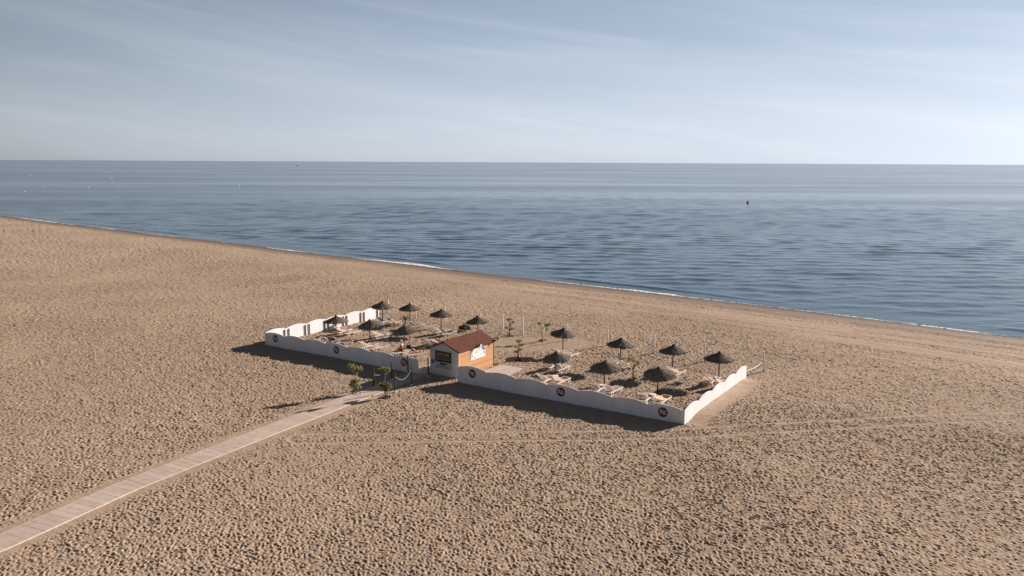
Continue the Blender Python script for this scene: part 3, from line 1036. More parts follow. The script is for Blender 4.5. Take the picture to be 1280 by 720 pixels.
# pale deck beside the rear of the hut
def build_deck():
    bm = bmesh.new()
    x0, y0 = 22.98, 3.6
    for k in range(9):
        a = y0 + k * 0.30
        box(bm, 0.0, 2.3 , a - y0, a - y0 + 0.285, 0.0, 0.10)
    px, py = site(x0 + 0.1, y0)
    o = link('timber_deck', bm, M['slab2'], loc=(px, py, gz(px + 1, py + 1) + 0.01), rotz=ANG)
    tag(o, 'pale timber deck on the sand against the rear of the hut', 'deck')


build_deck()


# ------------------------------------------------------------------ thatched parasols
def make_parasol():
    root = empty('thatched_parasol', '', 'parasol')
    H0 = 2.48
    bm = bmesh.new()
    tube(bm, [(0, 0, -0.5), (0.004, 0, 0.8), (-0.004, 0.004, 1.6), (0, 0, H0 - 0.12)], [0.052, 0.050, 0.046, 0.042], 10)
    link('pole', bm, M['pole'], root, smooth=True)
    r2 = random.Random(5)
    bm = bmesh.new()
    R0, drop = 1.24, 0.56
    seg = 56
    prof = [0.05, 0.25, 0.5, 0.75, 0.95]
    rings = []
    for i, q in enumerate(prof):
        ring = []
        for k in range(seg):
            a = 2 * math.pi * k / seg
            rr = R0 * q + (r2.uniform(-0.05, 0.07) if i == 4 else r2.uniform(-0.012, 0.012))
            z = H0 - drop * (q ** 0.92) + 0.030 * q * abs(math.cos(4 * a)) + r2.uniform(-0.010, 0.010) - (r2.uniform(0, 0.05) if i == 4 else 0)
            ring.append(bm.verts.new((rr * math.cos(a), rr * math.sin(a), z)))
        rings.append(ring)
    under = []
    for i, q in enumerate(prof):
        under.append([bm.verts.new((v.co.x * 0.97, v.co.y * 0.97, v.co.z - 0.075)) for v in rings[i]])
    for a, b in zip(rings[:-1], rings[1:]):
        for k in range(seg):
            bm.faces.new((a[k], b[k], b[(k + 1) % seg], a[(k + 1) % seg]))
    for a, b in zip(under[:-1], under[1:]):
        for k in range(seg):
            bm.faces.new((a[k], a[(k + 1) % seg], b[(k + 1) % seg], b[k]))
    for k in range(seg):
        bm.faces.new((rings[-1][k], under[-1][k], under[-1][(k + 1) % seg], rings[-1][(k + 1) % seg]))
    bm.faces.new(rings[0]); bm.faces.new(under[0][::-1])
    # straw: thin blades lying down the slope in overlapping tiers, ends hanging free
    for _ in range(620):
        a = r2.uniform(0, 2 * math.pi); q0 = r2.choice((0.08, 0.30, 0.52, 0.74)) + r2.uniform(-0.05, 0.05); q1 = q0 + r2.uniform(0.22, 0.34)
        w = r2.uniform(0.010, 0.024); da = r2.uniform(-0.08, 0.08)
        z0 = H0 - drop * max(q0, 0.02) ** 0.92 + 0.012; z1 = H0 - drop * q1 ** 0.92 + r2.uniform(-0.02, 0.035) - (0.06 if q1 > 1 else 0)
        p = Vector((R0 * q0 * math.cos(a), R0 * q0 * math.sin(a), z0)); q = Vector((R0 * q1 * math.cos(a + da), R0 * q1 * math.sin(a + da), z1))
        t = Vector((-math.sin(a), math.cos(a), 0)) * w
        bm.faces.new([bm.verts.new(v) for v in (p - t * 0.6, p + t * 0.6, q + t, q - t)])
    can = link('canopy', bm, M['thatch'], root)
    bm = bmesh.new()
    lathe(bm, [(0.0, H0 - 0.02), (0.16, H0 - 0.06), (0.10, H0 + 0.03), (0.05, H0 + 0.09), (0.0, H0 + 0.11)], 14)
    link('cap', bm, M['thatch_cap'], can)
    for k in range(8):
        a = 2 * math.pi * k / 8 + 0.2
        bm = bmesh.new()
        bar(bm, (0.05 * math.cos(a), 0.05 * math.sin(a), H0 - 0.14), (1.08 * math.cos(a), 1.08 * math.sin(a), H0 - drop * 0.9 - 0.11), 0.022)
        link('rib', bm, M['pole'], can)
    return root


PARASOLS = [  # x, y, height, lean of the canopy (toward-left, toward-camera), label
    (-17.47, 77.47, 2.43, 2, 1, 'dark thatched parasol in front of the left wall, nearest the far left corner'),
    (-14.09, 77.32, 2.05, 7, 5, 'drooping dark thatched parasol shading two loungers in the middle of the left group'),
    (-10.13, 73.01, 2.42, 8, 5, 'dark thatched parasol standing over the seated person in the white cap'),
    (-14.00, 84.44, 2.66, 0, 4, 'dark thatched parasol just beyond the end of the left wall'),
    (-11.10, 85.15, 2.32, 1, 1, 'dark thatched parasol behind the small green palm'),
    (-7.28, 80.32, 2.60, 1, 3, 'dark thatched parasol over the lounger with a navy towel'),
    (-3.37, 77.41, 2.51, 3, 1, 'dark thatched parasol rising just behind the hut roof'),
    (4.77, 72.51, 2.36, -1, 6, 'dark thatched parasol right of the forked pine, at the back'),
    (3.64, 64.42, 2.06, 8, 5, 'low drooping thatched parasol right of the hut, two pairs of loungers beneath'),
    (9.36, 67.02, 2.66, 1, 1, 'dark thatched parasol behind the slender bare-stemmed tree'),
    (13.45, 64.85, 2.58, 3, 0, 'dark thatched parasol with a white post close to its left'),
    (7.31, 60.78, 2.20, 5, 8, 'dark thatched parasol close behind the front wall, left of the slender tree'),
    (11.15, 58.98, 2.12, 7, 10, 'tilted dark thatched parasol nearest the near corner of the walls'),
    (16.69, 62.19, 2.60, 0, 3, 'dark thatched parasol beside the sunlit right wall'),
]
proto = make_parasol()
for i, (x, y, h, tl, tcm, lab) in enumerate(PARASOLS):
    o = proto if i == 0 else copy_tree(proto)
    k = h / 2.58
    o.location = (x, y, gz(x, y)); o.scale = (1, 1, 1)
    o['label'] = lab; o['group'] = 'thatched parasols on the sand'
    turn = rnd.uniform(0, 6.28)
    o.rotation_euler = (R(rnd.uniform(-1.2, 1.2)), R(rnd.uniform(-1.5, 1.2)), turn)
    for ch in o.children:
        if ch.name.startswith('pole'):
            ch.scale = (1, 1, k)
        if ch.name.startswith('canopy'):
            # lean about the top of the pole, in world axes
            tilt = Matrix.Rotation(-R(tl), 4, 'Y') @ Matrix.Rotation(R(tcm), 4, 'X')
            rz = Matrix.Rotation(turn, 4, 'Z')
            top = Vector((0, 0, 2.40))
            local = Matrix.Translation((0, 0, 2.40 * k)) @ (rz.inverted() @ tilt @ rz) @ Matrix.Translation(-top)
            ch.matrix_local = local


# ------------------------------------------------------------------ loungers: hinge at the origin, feet towards +Y
def make_lounger(back_deg=38.0):
    root = empty('sun_lounger', '', 'sun lounger')
    zs, hw = 0.35, 0.34
    bm = bmesh.new()
    for s in (-1, 1):
        bar(bm, (s * hw, -0.70, zs - 0.05), (s * hw, 1.22, zs - 0.02), 0.05, 0.055)
    bar(bm, (-hw, 1.24, zs), (hw, 1.24, zs), 0.06, 0.05)
    bar(bm, (-hw, 0.0, zs - 0.01), (hw, 0.0, zs - 0.01), 0.05, 0.04)
    bar(bm, (-hw, -0.70, zs - 0.05), (hw, -0.70, zs - 0.05), 0.05, 0.05)
    link('frame', bm, M['white'], root)
    for s in (-1, 1):
        for yy in (-0.36, 0.98):
            bm = bmesh.new()
            bar(bm, (s * hw, yy - 0.17, zs - 0.07), (s * hw * 1.02, yy - 0.03, -0.08), 0.036, 0.045)
            bar(bm, (s * hw, yy + 0.17, zs - 0.07), (s * hw * 1.02, yy + 0.03, -0.08), 0.036, 0.045)
            link('leg', bm, M['white'], root)
    bm = bmesh.new()
    K = 8
    top = [[bm.verts.new((sx * (hw - 0.02), 0.03 + 1.18 * k / K, zs + 0.012 - 0.03 * math.sin(math.pi * k / K))) for sx in (-1, -0.4, 0.4, 1)] for k in range(K + 1)]
    for a, b in zip(top[:-1], top[1:]):
        for k in range(3):
            bm.faces.new((a[k], a[k + 1], b[k + 1], b[k]))
    bmesh.ops.solidify(bm, geom=bm.faces[:], thickness=0.018)
    link('seat_sling', bm, M['sling'], root)
    bf = empty_part('backrest', root)
    a = R(back_deg)
    ux, uz = -math.cos(a), math.sin(a)
    L = 0.74
    bm = bmesh.new()
    for s in (-1, 1):
        bar(bm, (s * hw, 0, zs), (s * hw, ux * L, zs + uz * L), 0.035, 0.04)
    bar(bm, (-hw, ux * L, zs + uz * L), (hw, ux * L, zs + uz * L), 0.05, 0.045)
    link('backrest_frame', bm, M['white'], bf)
    bm = bmesh.new()
    rows = [[bm.verts.new((sx * (hw - 0.02), ux * L * k / 6, zs + uz * L * k / 6 - 0.02 * math.sin(math.pi * k / 6))) for sx in (-1, 0, 1)] for k in range(7)]
    for p, q in zip(rows[:-1], rows[1:]):
        for k in range(2):
            bm.faces.new((p[k], p[k + 1], q[k + 1], q[k]))
    bmesh.ops.solidify(bm, geom=bm.faces[:], thickness=0.018)
    link('backrest_sling', bm, M['sling'], bf)
    return root


def empty_part(name, parent):
    o = bpy.data.objects.new(name, None); C.objects.link(o); o.parent = parent; o.empty_display_size = 0.1
    return o


lounger_up = make_lounger(38)
lounger_flat = make_lounger(6)
LG = 'white framed sun loungers with tan slings'
LOUNGERS = [  # x, y, kind, turn, label
    (2.63, 62.08, 'u', 3, 'tan lounger just behind the front wall, left one in front of the low drooping parasol'),
    (3.78, 61.60, 'u', -4, 'tan lounger just behind the front wall, right one in front of the low drooping parasol'),
    (3.31, 66.47, 'u', 2, 'tan lounger behind the low drooping parasol, half hidden by its canopy'),
    (4.06, 65.57, 'u', -2, 'tan lounger behind the low drooping parasol, right of its pole'),
    (4.17, 70.73, 'u', 0, 'tan lounger left of the pole of the parasol right of the forked pine'),
    (5.18, 70.23, 'u', -5, 'tan lounger right of the pole of the parasol right of the forked pine'),
    (6.56, 59.41, 'u', 2, 'tan lounger left of the pole, parasol close behind the front wall'),
    (7.61, 58.90, 'u', -3, 'tan lounger right of the pole, parasol close behind the front wall'),
    (9.83, 56.87, 'u', 4, 'tan lounger left of the white side table nearest the near corner'),
    (10.93, 56.32, 'u', -2, 'tan lounger nearest the near corner, right of the white side table'),
    (12.51, 60.02, 'u', -6, 'half shaded lounger with a pale grey towel right of the tilted parasol'),
    (12.82, 64.60, 'u', 3, 'tan lounger left of the pole, parasol beside a white post'),
    (13.59, 63.98, 'u', -3, 'tan lounger right of the pole, parasol beside a white post'),
    (15.81, 61.69, 'u', 6, 'tan lounger in shade left of the pole beside the sunlit right wall'),
    (16.60, 60.78, 'u', -12, 'tan lounger partly hidden by the top of the sunlit right wall'),
    (8.75, 67.07, 'u', 1, 'tan lounger left of the pole behind the slender tree'),
    (9.74, 66.27, 'u', -14, 'tan lounger turned a little, right of the pole behind the slender tree'),
    (-17.83, 75.16, 'u', 0, 'lounger with a plum towel behind the left part of front wall'),
    (-16.53, 74.84, 'u', -18, 'tan lounger right of the plum towel one, behind the front wall'),
    (-17.50, 79.78, 'u', 0, 'tan lounger behind the parasol by the left wall, left of two'),
    (-16.53, 79.22, 'u', -3, 'tan lounger behind the parasol by the left wall, right of two'),
    (-13.73, 73.20, 'u', -6, 'tan lounger in front of the drooping left group parasol, left of two'),
    (-12.68, 72.57, 'u', -9, 'tan lounger in front of the drooping left group parasol, right of two'),
    (-13.43, 77.96, 'u', -6, 'tan lounger just right of the drooping left group pole, left of two'),
    (-12.39, 77.42, 'u', -8, 'tan lounger just right of the drooping left group pole, right of two'),
    (-10.35, 70.75, 'f', -14, 'lounger on which the person in the white cap sits'),
    (-8.95, 70.20, 'f', -16, 'flattened lounger on which the person with auburn hair lies'),
    (-7.91, 74.85, 'u', -5, 'tan lounger behind the hut gable, left of two'),
    (-7.13, 74.35, 'u', -7, 'tan lounger behind the hut gable, right of two'),
    (-14.06, 84.84, 'u', 0, 'lounger with a blue-grey towel beyond the left wall end'),
    (-13.00, 84.43, 'u', -6, 'tan lounger right of the blue-grey towel one, at the back'),
    (-10.33, 82.78, 'u', -16, 'tan lounger right of the small palm, left of two'),
    (-9.29, 81.77, 'u', -18, 'tan lounger right of the small palm, right of two'),
    (-7.47, 79.81, 'u', -8, 'lounger at the left of the pole beside the navy towel'),
    (-6.72, 79.05, 'u', -10, 'lounger covered by a navy towel, under a parasol'),
]
LBY = {}
used = {'u': False, 'f': False}
for i, (x, y, kd, turn, lab) in enumerate(LOUNGERS):
    src = lounger_up if kd == 'u' else lounger_flat
    o = src if not used[kd] else copy_tree(src)
    used[kd] = True
    o.location = (x, y, gz(x, y) + 0.01)
    o.rotation_euler = (0, 0, ANG + R(turn + rnd.uniform(-2, 2)))
    o['label'] = lab; o['category'] = 'sun lounger'; o['group'] = LG
    LBY[i] = o


# towels lie on the slings
def towel(li, mat, label, w=0.52, y0=-0.55, y1=0.9, back=38.0, thick=0.025, hang=0.0):
    l = LBY[li]
    bm = bmesh.new(); a = R(back); r3 = random.Random(li)
    rows = []
    n = 16
    for k in range(n + 1):
        y = y0 + (y1 - y0) * k / n
        row = []
        for j, sx in enumerate((-1, -0.6, -0.2, 0.2, 0.6, 1)):
            if y < 0:
                p = Vector((sx * w / 2, y * math.cos(a), 0.385 - y * math.sin(a)))
            else:
                p = Vector((sx * w / 2, y, 0.385))
            p.z += r3.uniform(0, 0.02); p.x += r3.uniform(-0.02, 0.02)
            if hang and abs(sx) == 1:
                p.z -= hang
            row.append(bm.verts.new(p))
        rows.append(row)
    for p, q in zip(rows[:-1], rows[1:]):
        for k in range(5):
            bm.faces.new((p[k], p[k + 1], q[k + 1], q[k]))
    bmesh.ops.solidify(bm, geom=bm.faces[:], thickness=-thick)
    o = link('beach_towel', bm, M[mat], smooth=True)
    o.location = l.location; o.rotation_euler = l.rotation_euler
    tag(o, label, 'towel')


towel(17, 'towelpurple', 'plum towel spread on the lounger behind the left front wall', 0.62, -0.6, 1.0)
towel(29, 'towelgrey', 'blue-grey towel draped over the raised backrest beyond the left wall', 0.60, -0.78, 0.5)
towel(34, 'towelnavy', 'navy towel spread over the lounger under a parasol near the hut', 0.66, -0.72, 0.95)
towel(10, 'towelpale', 'pale grey towel lying on the half shaded lounger', 0.60, 0.05, 1.15)


# ------------------------------------------------------------------ small white side tables
def make_table():
    root = empty('side_table', '', 'side table')
    bm = bmesh.new(); lathe(bm, [(0.0, 0.40), (0.235, 0.40), (0.25, 0.415), (0.25, 0.435), (0.235, 0.45), (0.0, 0.45)], 24)
    link('table_top', bm, M['white'], root)
    for k in range(4):
        a = math.pi / 4 + k * math.pi / 2
        bm = bmesh.new(); bar(bm, (0.17 * math.cos(a), 0.17 * math.sin(a), 0.40), (0.22 * math.cos(a), 0.22 * math.sin(a), -0.05), 0.045)
        link('leg', bm, M['white'], root)
    return root


tb = make_table()
for i, (x, y, lab) in enumerate([(10.54, 57.42, 'small white side table between the two loungers nearest the near corner'),
                                 (7.05, 59.95, 'small white side table between loungers close behind the front wall'),
                                 (16.55, 62.15, 'small white side table by the pole beside the right wall'),
                                 (3.55, 62.75, 'small white side table in front of the low drooping parasol')]):
    o = tb if i == 0 else copy_tree(tb)
    o.location = (x, y, gz(x, y)); o.rotation_euler = (0, 0, rnd.uniform(0, 1.5)); o['label'] = lab; o['group'] = 'small white side tables'


# ------------------------------------------------------------------ plants
def leaf_blob(bm, c, rad, n, size, r3, flat=1.0, needle=False):
    for _ in range(n):
        while True:
            v = Vector((r3.uniform(-1, 1), r3.uniform(-1, 1), r3.uniform(-1, 1)))
            if 0.25 < v.length < 1.0 and r3.random() < v.length ** 1.2 + 0.15:
                break
        lump = 0.75 + 0.35 * math.sin(5 * v.x + 3 * v.z + c[0] * 7) * math.sin(4 * v.y - 2 * v.x + c[1] * 3)
        p = Vector(c) + Vector((v.x * rad[0], v.y * rad[1], v.z * rad[2])) * lump
        d = Vector((r3.gauss(0, 1), r3.gauss(0, 1), r3.gauss(0.35, 1) * flat)).normalized()
        t = d.orthogonal().normalized(); t.rotate(Matrix.Rotation(r3.uniform(0, 6.28), 3, d))
        s = size * r3.uniform(0.6, 1.3); wdt = s * (0.16 if needle else 0.42)
        bm.faces.new([bm.verts.new(q) for q in (p - t * wdt, p + d * s * 0.5 - t * wdt * 0.6, p + d * s, p + d * s * 0.5 + t * wdt * 0.6, p + t * wdt)][:5])


def plant(name, label, cat, x, y, stems, blobs, barkm='bark', leafm='leaf', ring=0.32, seed=1, size=0.11, density=170, group=None, needle=False):
    z = gz(x, y)
    root = empty(name, label, cat, (x, y, z), 0, group)
    bm = bmesh.new()
    for pts, r0, r1 in stems:
        n = len(pts)
        tube(bm, pts, [r0 + (r1 - r0) * k / (n - 1) for k in range(n)], 7)
    link('trunk', bm, M[barkm], root, smooth=True)
    r3 = random.Random(seed)
    for c, rad in blobs:
        bm = bmesh.new()
        vol = rad[0] * rad[1] * rad[2]
        leaf_blob(bm, c, rad, int(density * (0.35 + 14 * vol ** 0.8)), size, r3, needle=needle)
        # twigs carrying the pad
        link('foliage', bm, M[leafm], root)
    if ring:
        bm = bmesh.new()
        lathe(bm, [(0.0, 0.02), (ring * 0.9, 0.02), (ring, 0.09), (ring * 0.97, -0.15)], 18)
        link('soil_ring', bm, M['soil'], root)
    return root


PG = 'cloud-pruned trees behind the hut'
# pruned pines: twisted trunk with flat pads
plant('topiary_pine', 'cloud-pruned pine with stacked green pads standing right of the hut deck', 'tree', 0.57, 69.39,
      [([(0, 0, -0.1), (0.03, 0, 0.5), (-0.02, 0.05, 0.9), (0.10, 0, 1.3), (0.06, 0, 1.72)], 0.055, 0.03),
       ([(0, 0.02, 0.62), (-0.20, 0, 0.78)], 0.03, 0.02), ([(0.0, 0.02, 0.8), (0.18, 0, 1.0)], 0.03, 0.02),
       ([(0.10, 0, 1.3), (0.33, 0, 1.42)], 0.03, 0.018), ([(0.05, 0, 1.1), (-0.18, 0, 1.22)], 0.028, 0.018)],
      [((0.06, 0, 1.80), (0.38, 0.36, 0.18)), ((0.36, 0, 1.46), (0.24, 0.24, 0.11)), ((-0.2, 0, 1.25), (0.17, 0.17, 0.09)),
       ((0.2, 0, 1.02), (0.28, 0.26, 0.12)), ((-0.18, 0.05, 0.82), (0.22, 0.22, 0.13))], ring=0.30, seed=2, size=0.10, group=PG, needle=True, density=330)
plant('topiary_pine', 'cloud-pruned pine between two white posts behind the hut', 'tree', -0.22, 79.5,
      [([(0, 0, -0.1), (-0.04, 0, 0.5), (0.08, 0.05, 0.95), (-0.05, 0, 1.35), (-0.05, 0, 1.7)], 0.055, 0.03),
       ([(0.0, 0.02, 0.6), (-0.28, 0, 0.82)], 0.03, 0.02), ([(0.03, 0.02, 0.7), (0.22, 0, 0.74)], 0.03, 0.02),
       ([(0.0, 0, 1.2), (0.34, 0, 1.42)], 0.03, 0.018)],
      [((-0.08, 0, 1.74), (0.42, 0.38, 0.17)), ((0.36, 0, 1.44), (0.25, 0.24, 0.11)), ((-0.3, 0, 0.88), (0.22, 0.2, 0.15)), ((0.18, 0, 0.72), (0.28, 0.24, 0.12)), ((0.05, 0, 1.12), (0.14, 0.14, 0.07))],
      ring=0.30, seed=3, size=0.10, group=PG, needle=True, density=330)
plant('topiary_pine', 'forked pine with two spread pads behind a white post', 'tree', 3.1, 77.45,
      [([(0, 0, -0.1), (-0.03, 0, 0.4), (-0.2, 0.05, 0.9), (-0.26, 0, 1.35), (-0.34, 0, 1.7)], 0.05, 0.025),
       ([(0.02, 0, 0.0), (0.18, 0, 0.5), (0.22, 0, 0.95), (0.36, 0, 1.25), (0.40, 0, 1.6)], 0.05, 0.025), ([(0.25, 0, 0.95), (0.42, 0, 1.1)], 0.025, 0.015)],
      [((-0.40, 0, 1.72), (0.30, 0.28, 0.13)), ((0.30, 0, 1.56), (0.46, 0.40, 0.22)), ((0.62, 0, 1.66), (0.22, 0.22, 0.12)), ((0.42, 0, 1.12), (0.13, 0.13, 0.09))],
      barkm='barkpale', ring=0.34, seed=4, size=0.10, group=PG, needle=True, density=330)
plant('slender_tree', 'slender bare-stemmed tree with sparse crown among the right group loungers', 'tree', 9.92, 63.17,
      [([(0, 0, -0.1), (0.01, 0, 0.5), (0.0, 0, 0.85)], 0.05, 0.04), ([(0, 0, 0.8), (-0.2, 0, 1.15), (-0.3, 0, 1.6)], 0.03, 0.012),
       ([(0, 0, 0.82), (0.16, 0, 1.1), (0.28, 0, 1.5)], 0.03, 0.012), ([(0.0, 0, 0.85), (0.02, 0.1, 1.3), (-0.05, 0.1, 1.75)], 0.028, 0.012),
       ([(0.16, 0, 1.1), (0.42, -0.1, 1.25)], 0.02, 0.01), ([(-0.2, 0, 1.15), (-0.12, -0.2, 1.4)], 0.02, 0.01)],
      [((-0.35, 0, 1.72), (0.36, 0.32, 0.2)), ((0.38, 0, 1.38), (0.32, 0.3, 0.18)), ((0.0, 0.08, 1.6), (0.3, 0.28, 0.2)), ((0.1, -0.05, 1.15), (0.2, 0.2, 0.1))],
      leafm='leafdry', ring=0.32, seed=5, size=0.13, density=60)
plant('potted_shrub', 'tall olive shrub with two leaf clumps left of the path end', 'shrub', -11.85, 58.75,
      [([(0, 0, -0.1), (-0.1, 0, 0.4), (-0.12, 0, 0.9), (-0.05, 0.05, 1.4), (0.02, 0, 1.95)], 0.045, 0.018), ([(0.03, 0, 0), (0.14, 0, 0.5), (0.22, 0, 0.95)], 0.03, 0.012),
       ([(0, 0, 0.1), (-0.22, 0, 0.5), (-0.4, 0, 0.8)], 0.03, 0.012), ([(-0.05, 0.05, 1.4), (-0.3, 0, 1.8), (-0.45, 0, 2.05)], 0.02, 0.01), ([(-0.03, 0, 1.5), (0.3, 0, 1.9)], 0.02, 0.01)],
      [((-0.12, 0, 2.02), (0.50, 0.45, 0.28)), ((0.30, 0, 1.92), (0.34, 0.32, 0.24)), ((-0.42, 0, 2.18), (0.26, 0.24, 0.14)), ((-0.02, 0, 1.62), (0.22, 0.2, 0.16)), ((-0.08, 0, 0.98), (0.40, 0.36, 0.30)), ((-0.32, 0, 0.68), (0.30, 0.3, 0.28)), ((0.16, 0, 0.58), (0.24, 0.24, 0.24))],
      barkm='barkpale', leafm='leafdry', ring=0.36, seed=6, size=0.17, density=62)
plant('potted_shrub', 'narrow green shrub with a top tuft right of the path end', 'shrub', -9.45, 57.75,
      [([(0, 0, -0.1), (0.0, 0, 0.5), (-0.03, 0, 1.2), (-0.02, 0, 2.0)], 0.05, 0.02), ([(0.05, 0, 0), (0.2, 0, 0.6), (0.28, 0, 1.0)], 0.03, 0.012), ([(0.0, 0, 0.2), (-0.2, 0, 0.8)], 0.025, 0.012)],
      [((0.08, 0, 2.12), (0.36, 0.32, 0.24)), ((-0.26, 0, 2.18), (0.20, 0.2, 0.13)), ((-0.10, 0, 0.98), (0.34, 0.3, 0.26)), ((0.20, 0, 0.90), (0.32, 0.30, 0.32)), ((0.02, 0, 0.62), (0.32, 0.3, 0.22)), ((-0.34, 0, 0.9), (0.16, 0.16, 0.16))],
      barkm='barkpale', leafm='leaf', ring=0.38, seed=7, size=0.16, density=75)


def palm():
    x, y = -11.55, 84.6
    root = empty('small_palm', 'small green palm in front of the rear left parasol', 'palm', (x, y, gz(x, y)))
    bm = bmesh.new(); tube(bm, [(0, 0, -0.1), (0, 0, 0.35), (0.02, 0, 0.6)], [0.08, 0.07, 0.05], 8); link('trunk', bm, M['bark'], root)
    r3 = random.Random(12)
    for k in range(22):
        a = k * 2.4; el = R(75 - 3.1 * k + r3.uniform(-6, 6)); L = 0.75 * r3.uniform(0.8, 1.1)
        bm = bmesh.new(); prev = None
        for j in range(6):
            t = j / 5
            e = el - t * 0.9
            p = Vector((0, 0, 0.58)) + Vector((math.cos(a) * math.cos(el - t * 0.4), math.sin(a) * math.cos(el - t * 0.4), math.sin(el - t * 0.45))) * (L * t)
            s = Vector((-math.sin(a), math.cos(a), 0)) * (0.085 * math.sin(math.pi * (0.15 + 0.8 * t)))
            cur = (bm.verts.new(p - s - Vector((0, 0, 0.02))), bm.verts.new(p), bm.verts.new(p + s - Vector((0, 0, 0.02))))
            if prev:
                bm.faces.new((prev[0], prev[1], cur[1], cur[0])); bm.faces.new((prev[1], prev[2], cur[2], cur[1]))
            prev = cur
        link('frond', bm, M['leafgreen'], root)


palm()
plant('round_shrub', 'low round grey-green shrub between two parasols left of the hut roof', 'shrub', -4.95, 81.5,
      [([(0, 0, -0.1), (0.03, 0, 0.3), (-0.05, 0, 0.5)], 0.04, 0.02)],
      [((0, 0, 0.42), (0.62, 0.55, 0.36)), ((-0.35, 0, 0.36), (0.35, 0.35, 0.26)), ((0.4, 0, 0.32), (0.36, 0.36, 0.26))],
      leafm='leafgrey', ring=0.0, seed=8, size=0.12, density=260)


# ------------------------------------------------------------------ white posts along the seaward side
def make_post():
    bm = bmesh.new()
    tube(bm, [(0, 0, -0.4), (0, 0, 1.0), (0, 0, 1.66), (0, 0, 1.70)], [0.076, 0.074, 0.072, 0.055], 10)
    return link('white_post', bm, M['postwhite'], smooth=True)


POSTS = [(-14.39, 91.1, 'white post behind the parasol beyond the left wall end'),
         (-10.85, 88.31, 'white post behind the parasol by the small palm'),
         (-7.33, 86.12, 'white post behind the parasol with the navy towel'),
         (-3.36, 83.21, 'white post behind the parasol at the hut roof'),
         (-0.94, 81.84, 'white post just left of the rear cloud-pruned pine'),
         (1.13, 80.12, 'white post standing between the rear pruned pine and the forked pine'),
         (3.14, 76.95, 'white post in front of the forked pine'),
         (5.57, 77.6, 'white post behind the parasol right of the forked pine'),
         (9.29, 75.23, 'white post behind the parasol by the slender tree'),
         (13.21, 71.89, 'white post close left of a parasol in the right group'),
         (17.15, 68.84, 'white post behind the parasol beside the right wall'),
         (21.45, 65.6, 'leaning white post beyond the end of the right wall, rope tied to it')]
p0 = make_post()
for i, (x, y, lab) in enumerate(POSTS):
    o = p0 if i == 0 else p0.copy()
    if i:
        C.objects.link(o)
    o.location = (x, y, gz(x, y)); o.scale = (1, 1, rnd.uniform(0.95, 1.06))
    lean = -0.11 if i == 11 else rnd.uniform(-0.05, 0.02)
    o.rotation_euler = (rnd.uniform(-0.03, 0.03), lean, rnd.uniform(0, 0.1))
    tag(o, lab, 'post', 'white posts along the seaward side')


def rope(name, p, q, sag, r, label, mat='rope'):
    p = Vector(p); q = Vector(q); bm = bmesh.new(); pts = []
    for k in range(13):
        t = k / 12; v = p.lerp(q, t); v.z -= sag * 4 * t * (1 - t); pts.append(v)
    tube(bm, pts, r, 6)
    o = link(name, bm, M[mat], smooth=True)
    return tag(o, label, 'rope')


cx, cy = site(42.28, 13.68)
rope('rope', (cx, cy, gz(cx, cy) + 0.72), (21.36, 65.6, gz(21.4, 65.6) + 1.0), 0.16, 0.028, 'pale rope from the end of the right wall to the leaning post', 'postwhite')

# rope rail along the path
RP = [(-10.80, 60.34, 'brown rail post left of the path, farthest from the hut'), (-9.72, 62.62, 'brown rail post left of the path, middle of three'),
      (-8.66, 64.62, 'brown rail post left of the path, against the wall end'),
      (-8.94, 59.18, 'brown rail post right of the path, beside the narrow shrub'), (-7.93, 61.2, 'brown rail post right of the path, middle of three'),
      (-6.88, 63.86, 'brown rail post right of the path, nearest the hut gable')]
root0 = empty('rail_post', RP[0][2], 'post')
bm = bmesh.new(); tube(bm, [(0, 0, -0.4), (0, 0, 1.5), (0, 0, 1.54)], [0.058, 0.054, 0.04], 10); link('shaft', bm, M['postbrown'], root0, smooth=True)
bm = bmesh.new(); lathe(bm, [(0.0, -0.05), (0.10, -0.05), (0.10, 0.06), (0.07, 0.09), (0.0, 0.09)], 14); link('foot', bm, M['postwhite'], root0)
tops = []
for i, (x, y, lab) in enumerate(RP):
    o = root0 if i == 0 else copy_tree(root0)
    o.location = (x, y, gz(x, y) + 0.02); o['label'] = lab; o['group'] = 'brown rail posts along the path'
    o.rotation_euler = (rnd.uniform(-0.02, 0.02), rnd.uniform(-0.02, 0.02), 0)
    tops.append((x, y, gz(x, y)))


def rr_(i, j, za, zb, sag, lab):
    a, b = tops[i], tops[j]
    rope('rope', (a[0], a[1], a[2] + za), (b[0], b[1], b[2] + zb), sag, 0.017, lab)


rr_(0, 1, 1.1, 1.1, 0.3, 'sagging rope left of the path, outer span')
rr_(1, 2, 1.1, 1.0, 0.3, 'sagging rope left of the path, span nearer the wall')
rr_(3, 4, 1.3, 1.3, 0.55, 'sagging pale rope right of the path, outer span')
rr_(4, 5, 1.3, 1.3, 0.45, 'sagging rope right of the path, span nearer the hut')


# ------------------------------------------------------------------ people
def skin_body(name, joints, edges, mat, parent=None, sub=2):
    me = bpy.data.meshes.new(name + '_m')
    me.from_pydata([j[0] for j in joints], edges, [])
    o = bpy.data.objects.new(name + '_tmp', me); C.objects.link(o)
    o.modifiers.new('skin', 'SKIN')
    for i, j in enumerate(joints):
        v = me.skin_vertices[0].data[i]; r = j[1]
        v.radius = (r, r) if not isinstance(r, tuple) else r
        v.use_root = (i == 0)
    sb = o.modifiers.new('sub', 'SUBSURF'); sb.levels = sub; sb.render_levels = sub
    dg = bpy.context.evaluated_depsgraph_get()
    m2 = bpy.data.meshes.new_from_object(o.evaluated_get(dg))
    bpy.data.objects.remove(o); bpy.data.meshes.remove(me)
    m2.name = name; m2.materials.clear(); m2.materials.append(mat)
    m2.polygons.foreach_set('use_smooth', [True] * len(m2.polygons))
    r = bpy.data.objects.new(name, m2); C.objects.link(r)
    if parent:
        r.parent = parent
    return r


